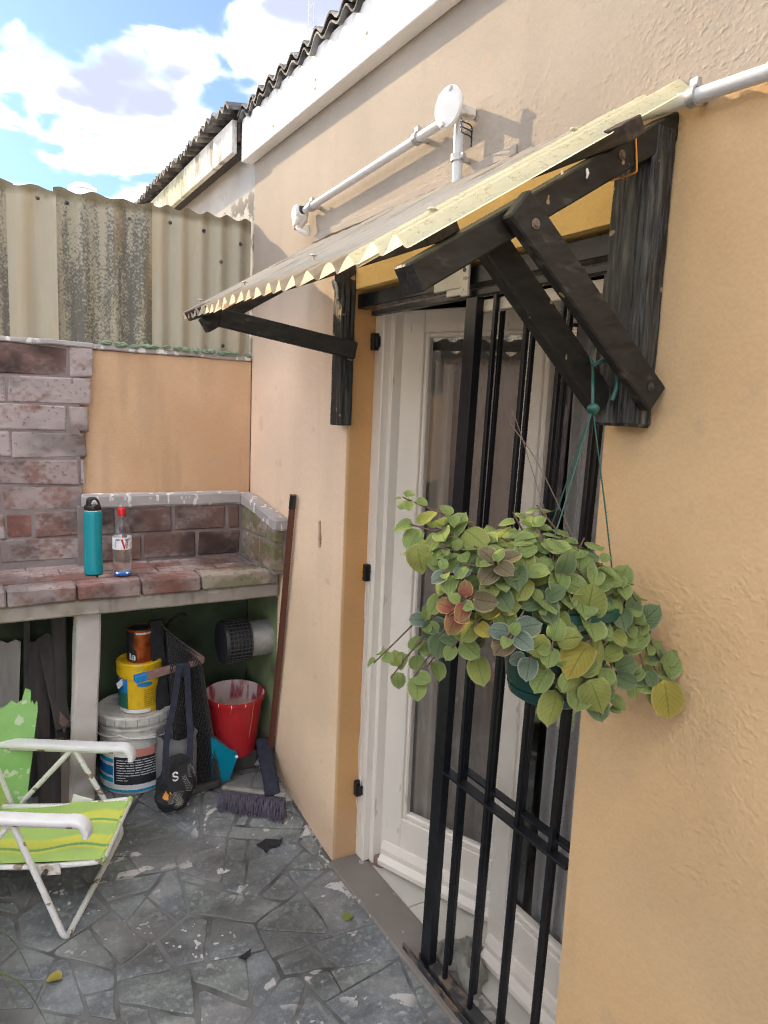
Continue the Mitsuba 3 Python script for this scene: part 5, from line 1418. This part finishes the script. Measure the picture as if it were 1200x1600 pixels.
# ------------------------------------------------------------------ hanging basket
hp = thing('hanging_plant', 'lush green trailing plant in a dark green hanging pot beside the door', 'plant')
hc = np.array([0.912, 0.918, 0.0]); RZ = 1.328
part(hp, 'pot', lathe([(0, 0), (0.066, 0), (0.074, 0.004), (0.086, 0.03), (0.099, 0.155), (0.107, 0.157), (0.108, 0.172), (0.102, 0.174), (0.097, 0.155), (0, 0.150)], 48, (hc[0], hc[1], RZ - 0.172)), 'pot_green', smooth=40)
part(hp, 'saucer', lathe([(0, -0.012), (0.05, -0.012), (0.078, 0.006), (0.082, 0.022), (0.079, 0.022), (0.074, 0.008), (0, 0.0)], 40, (hc[0], hc[1], RZ - 0.178)), 'pot_green', smooth=40)
part(hp, 'soil', lathe([(0, 0.012), (0.06, 0.008), (0.0975, 0.0)], 30, (hc[0], hc[1], RZ - 0.016)), 'soil', smooth=True)
knot = np.array([0.958, 0.918, 1.668])
for a in (200, 330, 80):
    e = hc + [0.104 * math.cos(math.radians(a)), 0.104 * math.sin(math.radians(a)), RZ - 0.008]
    part(hp, 'cord', tube([knot, (knot + e) / 2 + [0.002, 0, 0], e], 0.0014, 6), 'cord_green', smooth=True)
part(hp, 'cord_knot', rough_mesh(moved(trimesh.creation.icosphere(2, 0.011), trimesh.transformations.translation_matrix(knot)), 0.005, 40, 2), 'cord_green', smooth=50)
part(hp, 'hook', tube(bend([knot, knot + [0.006, 0.01, 0.04], (0.985, 0.952, 1.745), (1.012, 0.990, 1.770), (1.030, 1.016, 1.735), (1.012, 1.014, 1.700)], 0.02), 0.003, 8), 'cord_green', smooth=True)
part(hp, 'hook_tail', tube(bend([(0.985, 0.952, 1.745), (1.012, 0.935, 1.765), (1.030, 0.930, 1.72), (1.020, 0.932, 1.685)], 0.015), 0.0045, 8), 'cord_green', smooth=True)

# one leaf mesh in a few shapes: base at the origin, along +x, upper side +z
leaf_ply, leaf_geo, LEAVES = {}, {}, []
for shape in range(4):
    nu, nv = 8, 7
    P = np.zeros((nu, nv, 3)); U = np.zeros((nu, nv, 2))
    for i, u in enumerate(np.linspace(0, 1, nu)):
        w = (0.375, 0.41, 0.40, 0.43)[shape] * max(0.0, 1 - (2 * u ** 0.86 - 1) ** 2) ** 0.55 + 0.008
        for j, v_ in enumerate(np.linspace(-1, 1, nv)):
            q = 0.020 * math.cos(2 * np.pi * (u * 3.5 - abs(v_) * 1.2)) * abs(v_)
            P[i, j] = (u - 0.05 * abs(v_) * (u > 0.05), v_ * w, (0.25, 0.45, -0.35, 0.34)[shape] * w * v_ * v_ + (0.12, 0.18, 0.22, 0.06)[shape] * math.sin(u * 2.4) * (1 - u * (1.1, 1.5, 1.8, 0.6)[shape]) + q)
            U[i, j] = (u, v_)
    leaf_geo[shape] = (grid_surface(P), U.reshape(-1, 2))
    leaf_ply[shape] = mikit.ply(leaf_geo[shape][0], 'leaf_green', smooth=True, uv=leaf_geo[shape][1])


def add_leaf(base, d, n_, size, mt):
    d = d / np.linalg.norm(d); n_ = n_ - d * (n_ @ d); n_ /= np.linalg.norm(n_)
    M = np.eye(4); M[:3, 0], M[:3, 1], M[:3, 2], M[:3, 3] = d * size, np.cross(n_, d) * size, n_ * size, base
    facing = abs(n_ @ (EYE - base)) / np.linalg.norm(EYE - base)
    LEAVES.append((size * (0.35 + facing) * (1 + 1.2 * ((base - pot_top) @ TW)), int(lr.integers(4)), mt, M))


lr = np.random.default_rng(31)
RT, TW, UPV = np.array([0.861, -0.508, 0]), np.array([-0.508, -0.861, 0]), np.array([0, 0, 1.0])
pot_top = np.array([hc[0], hc[1], 1.31])
G_, O_, D_, BL, PU, RE, YE = 'leaf_green', 'leaf_olive', 'leaf_dark', 'leaf_bluish', 'leaf_purple', 'leaf_red', 'leaf_yellow'
# shoots: (right, up, towards the viewer) from the pot's top in metres, leaf size, number of leaves, kinds
SH = [(-0.289, 0.193, 0.02, 0.03, 6, (BL,D_)), (-0.274, 0.148, 0.03, 0.05, 3, (G_,O_)), (-0.230, 0.144, 0.03, 0.052, 4, (O_,G_)), (-0.201, 0.149, 0.02, 0.062, 2, (O_,G_)), (-0.264, 0.105, 0.05,
      0.056, 2, (O_,G_)), (-0.218, 0.114, 0.06, 0.036, 5, (D_,PU)), (-0.219, 0.081, 0.1, 0.046, 6, (BL,G_)), (-0.191, 0.098, 0.1, 0.036, 4, (BL,D_)), (-0.145, 0.104, 0.12, 0.052, 6, (PU,BL)),
      (-0.191, 0.038, 0.14, 0.046, 6, (RE,PU)), (-0.206, 0.017, 0.13, 0.04, 4, (RE,YE)), (-0.170, -0.004, 0.12, 0.04, 3, (YE,O_)), (-0.111, -0.012, 0.15, 0.056, 6, (BL,PU)), (-0.058, 0.033, 0.11,
      0.05, 6, (D_,G_)), (-0.029, 0.124, 0.06, 0.044, 6, (G_,G_)), (-0.012, 0.104, 0.07, 0.04, 4, (G_,D_)), (-0.096, 0.175, 0.02, 0.034, 3, (G_,D_)), (-0.072, 0.158, 0.01, 0.034, 4, (D_,PU)),
      (-0.103, 0.139, 0.03, 0.034, 3, (G_,O_)), (-0.052, 0.187, 0, 0.03, 3, (PU,D_)), (0.057, 0.097, 0.05, 0.042, 6, (D_,G_)), (-0.000, 0.079, 0.08, 0.042, 3, (G_,G_)), (-0.037, 0.074, 0.09,
      0.044, 4, (G_,O_)), (-0.096, 0.086, 0.11, 0.046, 4, (G_,O_)), (0.109, 0.058, 0.02, 0.044, 5, (D_,PU)), (0.038, 0.047, 0.07, 0.046, 4, (G_,G_)), (0.056, 0.019, 0.06, 0.038, 4, (G_,O_)),
      (0.108, 0.002, 0.03, 0.044, 4, (D_,G_)), (0.029, -0.006, 0.07, 0.034, 3, (G_,O_)), (0.149, 0.011, 0, 0.036, 3, (PU,D_)), (0.181, -0.071, 0, 0.038, 5, (D_,G_)), (0.197, -0.130, 0, 0.056, 2,
      (O_,G_)), (0.226, -0.109, -0.01, 0.036, 3, (D_,G_)), (0.114, -0.069, 0.03, 0.05, 3, (G_,D_)), (0.080, -0.033, 0.06, 0.036, 4, (O_,RE)), (0.089, -0.162, 0.05, 0.044, 6, (D_,PU)), (0.033,
      -0.041, 0.12, 0.072, 1, (YE,YE)), (-0.040, -0.032, 0.14, 0.05, 5, (G_,O_)), (-0.039, -0.081, 0.13, 0.046, 3, (G_,G_)), (0.026, -0.102, 0.11, 0.056, 3, (O_,G_)), (-0.019, -0.129, 0.1, 0.056,
      2, (D_,O_)), (-0.243, -0.027, 0.04, 0.044, 6, (BL,D_)), (-0.222, -0.046, 0.06, 0.042, 4, (D_,G_)), (-0.196, -0.051, 0.09, 0.04, 4, (G_,D_)), (-0.160, -0.083, 0.07, 0.052, 2, (D_,O_)),
      (-0.327, -0.112, 0.01, 0.026, 4, (BL,PU)), (-0.296, -0.135, 0.02, 0.03, 2, (O_,G_)), (-0.261, -0.138, 0.03, 0.04, 3, (O_,G_)), (-0.276, -0.103, 0.02, 0.034, 2, (G_,G_)), (-0.233, -0.109,
      0.03, 0.042, 2, (O_,G_)), (-0.075, -0.063, 0.13, 0.036, 3, (BL,G_)), (-0.223, 0.033, 0.08, 0.046, 4, (G_,D_)), (-0.149, 0.062, 0.12, 0.044, 4, (G_,D_)), (-0.119, 0.134, 0.05, 0.038, 3,
      (O_,G_)), (-0.165, 0.119, 0.06, 0.044, 4, (O_,D_)), (-0.129, 0.012, 0.1, 0.046, 4, (O_,G_)), (-0.069, 0.060, 0.08, 0.044, 4, (D_,G_)), (0.008, 0.038, 0.06, 0.042, 4, (D_,G_)), (0.164,
      -0.109, 0.02, 0.036, 3, (D_,G_)), (0.135, -0.129, 0.03, 0.036, 3, (D_,PU))]
SH += [(0.083, 0.028, 0.05, 0.044, 5, (D_,G_)),
      (0.129, -0.022, 0.02, 0.04, 4, (G_,D_)),
      (0.079, -0.015, 0.05, 0.04, 4, (G_,O_)),
      (0.114, -0.044, 0.03, 0.04, 4, (D_,G_)),
      (0.046, -0.028, 0.08, 0.04, 4, (G_,O_)),
      (0.007, 0.015, 0.09, 0.044, 4, (G_,D_)),
      (-0.030, 0.016, 0.1, 0.042, 4, (O_,G_)),
      (0.064, -0.086, 0.08, 0.048, 4, (G_,O_)),
      (0.002, -0.083, 0.12, 0.046, 4, (G_,O_)),
      (0.096, -0.112, 0.05, 0.044, 4, (D_,G_)),
      (-0.055, 0.149, 0.03, 0.044, 4, (G_,D_)),
      (0.031, 0.135, 0.02, 0.042, 4, (G_,O_)),
      (0.050, -0.135, 0.09, 0.048, 3, (D_,O_)),
      (-0.102, 0.110, 0.08, 0.044, 4, (G_,O_))]
for (r_, u_, t_, size, n, kinds) in SH:
    tip = pot_top + RT * r_ + UPV * u_ + TW * t_
    tip[0] = min(tip[0], W - 0.030)
    root = pot_top + RT * lr.uniform(-0.05, 0.05) + TW * lr.uniform(-0.05, 0.05)
    far = np.linalg.norm(tip - root)
    mid = (root + tip) / 2 + UPV * (0.07 * (1 if u_ < 0.05 else 0.4)) + TW * 0.02
    if u_ < 0.0:
        over = pot_top + (tip - pot_top) * np.array([0.62, 0.62, 0]) + UPV * (0.045 + 0.25 * u_)
        st = spline([root, (root + over) / 2 + UPV * 0.04, over, tip], 6)
    else:
        st = spline([root, mid, tip], 8)
    part(hp, 'stem', tube(st, np.linspace(0.0030, 0.0014, len(st)), 5), 'stem_purple', smooth=True)
    ax = st[-1] - st[-4]; ax /= np.linalg.norm(ax)
    nrm = 0.55 * TW + 0.75 * UPV + 0.45 * ax + lr.normal(0, 0.16, 3)
    nrm /= np.linalg.norm(nrm)
    e1 = np.cross(nrm, lr.normal(0, 1, 3)); e1 /= np.linalg.norm(e1); e2 = np.cross(nrm, e1)
    a0 = lr.uniform(0, 6.28)
    for k in range(n):
        ring = k // 2
        a = a0 + (k % 2) * math.pi + ring * math.pi / 2 + lr.normal(0, 0.22)
        s = 1.02 * size * ([1.0, 0.82, 0.55, 0.4][ring]) * lr.uniform(0.88, 1.12) * (0.85 if n > 4 else 1.0)
        rise = [-0.10, 0.18, 0.55, 0.9][ring] + lr.normal(0, 0.12)
        d = math.cos(a) * e1 + math.sin(a) * e2 + rise * nrm - 0.18 * UPV
        mt = kinds[0] if ring >= 1 or lr.random() < 0.35 else kinds[1]
        b_ = tip - ax * (0.020 - 0.008 * ring) + d / np.linalg.norm(d) * 0.005
        if (b_ + d / np.linalg.norm(d) * s)[0] > W - 0.006: d = d - np.array([0.9, 0, 0]) * max(0, d[0])
        add_leaf(b_, d, nrm + lr.normal(0, 0.14, 3), s, mt)
    # a pair lower on the stem
    if far > 0.14 or u_ < -0.03:
        for f in ((0.60, 0.80) if u_ < -0.03 else (0.66,) if far < 0.26 else (0.5, 0.75)):
            q = st[int(f * (len(st) - 1))]
            for sg in (1, -1):
                d = sg * e2 + 0.25 * nrm + lr.normal(0, 0.25, 3)
                if (q + d / np.linalg.norm(d) * size)[0] > W - 0.006: continue
                add_leaf(q, d, 0.5 * TW + 0.9 * UPV + lr.normal(0, 0.2, 3), size * lr.uniform(0.85, 1.1), (G_, O_, D_, G_)[int(lr.integers(4))])
for (r_, u_, t_, size, mt, dz) in ((0.200, -0.115, 0.02, 0.078, YE, -2.5), (0.215, -0.110, 0.0, 0.066, O_, -2.5), (-0.262, 0.120, 0.06, 0.058, O_, -1.6), (0.030, -0.085, 0.12, 0.070, O_, -1.2)):
    b_ = pot_top + RT * r_ + UPV * u_ + TW * t_
    b_[0] = min(b_[0], W - 0.05)
    add_leaf(b_, RT * (0.35 if size < .07 else 0.6) + UPV * dz, TW + 0.4 * UPV - 0.2 * RT, size, mt)
LEAVES.sort(key=lambda q: -q[0])
for _, sh, mt, M in LEAVES[:296]:
    dd = dict(leaf_ply[sh]); dd['bsdf'] = {'type': 'ref', 'id': mt}; dd['to_world'] = T(M)
    scene[child(hp, 'leaf')] = dd
rest_m = [moved(leaf_geo[sh][0], M) for _, sh, mt, M in LEAVES[296:]]
part(hp, 'small_leaves', cat(rest_m), 'leaf_green', smooth=True, uv=np.vstack([leaf_geo[q[1]][1] for q in LEAVES[296:]]), kind='stuff')
for (p, q, r_) in ((( -0.03, 0.16, 0.0), (-0.10, 0.33, 0.02), (-0.12, 0.36, 0.03)), ((0.02, 0.12, 0.02), (-0.06, 0.26, 0.03), (-0.115, 0.33, 0.03))):
    part(hp, 'dry_tendril', tube(spline([pot_top + RT * a[0] + UPV * a[1] + TW * a[2] for a in (p, q, r_)], 6), 0.0009, 4), 'brown_board', smooth=True)

# ------------------------------------------------------------------ rag, fallen leaves
nr, na = 22, 64
Pr = np.zeros((nr, na + 1, 3))
for i, r_ in enumerate(np.linspace(0.0, 1.0, nr)):
    for j in range(na + 1):
        t = j / na * 2 * math.pi
        q = np.array([math.cos(t) * r_, math.sin(t) * r_, 0.3])
        rag_n = meshkit.fbm(q * 2.2 + 5, 3, 4) + 0.0
        fold = 1 - abs(2 * meshkit.noise(q * 3.1 + np.array([0, 0, 3.0]), 9) - 1) ** 0.7
        R_ = (0.078 + 0.022 * math.sin(3 * t + 1) + 0.014 * math.sin(5 * t)) * (r_ ** 0.75)
        h = max(0.004, (0.062 * (1 - r_ ** 2.2) + 0.035 * (fold - 0.45) * (1 - 0.5 * r_)) * (0.55 + 0.9 * rag_n))
        Pr[i, j] = (math.cos(t) * R_ * 0.85 + 0.03 * (rag_n - 0.5), math.sin(t) * R_ * 1.25, h)
rag = grid_surface(Pr)
if rag.face_normals[:, 2].mean() < 0: rag.invert()
rag.apply_translation([1.238, 1.525, 0.010])
single('rag', rag, 'rag_grey', 'crumpled grey floor rag lying on the tiles behind the grille', 'rag', smooth=True)
for i, (x, y, a, mt, s, lb) in enumerate(((1.012, 1.86, 30, 'leaf_olive', 0.042, 'small green leaf fallen on the paving near the door sill'), (0.188, 2.02, 160, 'leaf_yellow', 0.045, 'yellowed dead leaf on the paving in front of the chair foot'))):
    k = thing('fallen_leaf', lb, 'leaf')
    M = np.eye(4); M[:3, :3] = rot([0, 0, 1], a)[:3, :3] * s; M[:3, 3] = [x, y, 0.007]
    dd = dict(leaf_ply[1]); dd['bsdf'] = {'type': 'ref', 'id': mt}; dd['to_world'] = T(M); scene[k] = dd

for i, (pts, z, lb) in enumerate((([(0.885, 2.335), (0.93, 2.348), (0.975, 2.322), (0.99, 2.332), (0.965, 2.30), (0.925, 2.303), (0.905, 2.285), (0.902, 2.31)], 0.0, 'black torn scrap on the paving below the broom'), ([(0.655, 1.86), (0.70, 1.875), (0.69, 1.855), (0.672, 1.848)], 0.0, 'tiny black scrap on the middle of the paving'))):
    m = extrude(Polygon(pts), 0.004).subdivide().subdivide()
    v = m.vertices.copy(); v[:, 2] += floor_z(v[:, 1]) + 0.005 + 0.006 * meshkit.noise(v * 40, 3); m.vertices = v
    single('scrap', m, 'black_cloth', lb, 'scrap')
lump = rough_mesh(trimesh.creation.icosphere(3, 0.026), 0.016, 30, 4); lump.apply_translation([1.262, 2.058, 0.026])
single('lump', lump, 'frame_wood', 'brownish lump of dirt at the foot of the door frame', 'lump', smooth=50)

# ------------------------------------------------------------------ beyond the fence, and the far side of the patio
tk = thing('water_tank', 'white domed water tank top showing above the fence', 'tank')
part(tk, 'dome', lathe([(0, 4.01 - 3.2), (0.09, 0.80), (0.13, 0.76), (0.13, 0.73), (0.30, 0.60), (0.40, 0.45), (0.42, 0.3), (0.42, -3.3), (0, -3.3)], 36, (1.235, 9.0, 3.2)), 'tank_white', smooth=35)
part(tk, 'rim', lathe([(0.125, 0.735), (0.15, 0.735), (0.15, 0.765), (0.125, 0.765)], 30, (1.235, 9.0, 3.2)), 'tank_white', smooth=35)
ms = thing('radio_mast', 'thin lattice radio mast far behind the roof', 'mast')
mx, my = 13.1, 30.0
for (a, b_) in ((-0.12, -0.07), (0.12, -0.07), (0, 0.14)):
    part(ms, 'upright', tube([(mx + a, my + b_, 0), (mx + a, my + b_, 22)], 0.016, 5), 'grey_plastic')
lat = []
for k in range(66):
    z = k / 3
    q = [np.array([mx - .12, my - .07, z]), np.array([mx + .12, my - .07, z]), np.array([mx, my + .14, z])]
    for i in range(3): lat.append(tube([q[i], q[(i + 1) % 3] + [0, 0, 1 / 3]], 0.009, 3))
part(ms, 'lattice', cat(lat), 'grey_plastic', kind='stuff')
sw = thing('far_wall', 'plain rendered wall on the far side of the patio, mirrored in the door glass', 'wall')
part(sw, 'render', box(-4.65, -4.5, -4.0, B, -0.1, 2.70, 0), 'dirty_render')
part(sw, 'timber_beam', box(-4.4995, -4.40, -3.9, B - 0.01, 2.27, 2.44, 0.004), 'dark_board')
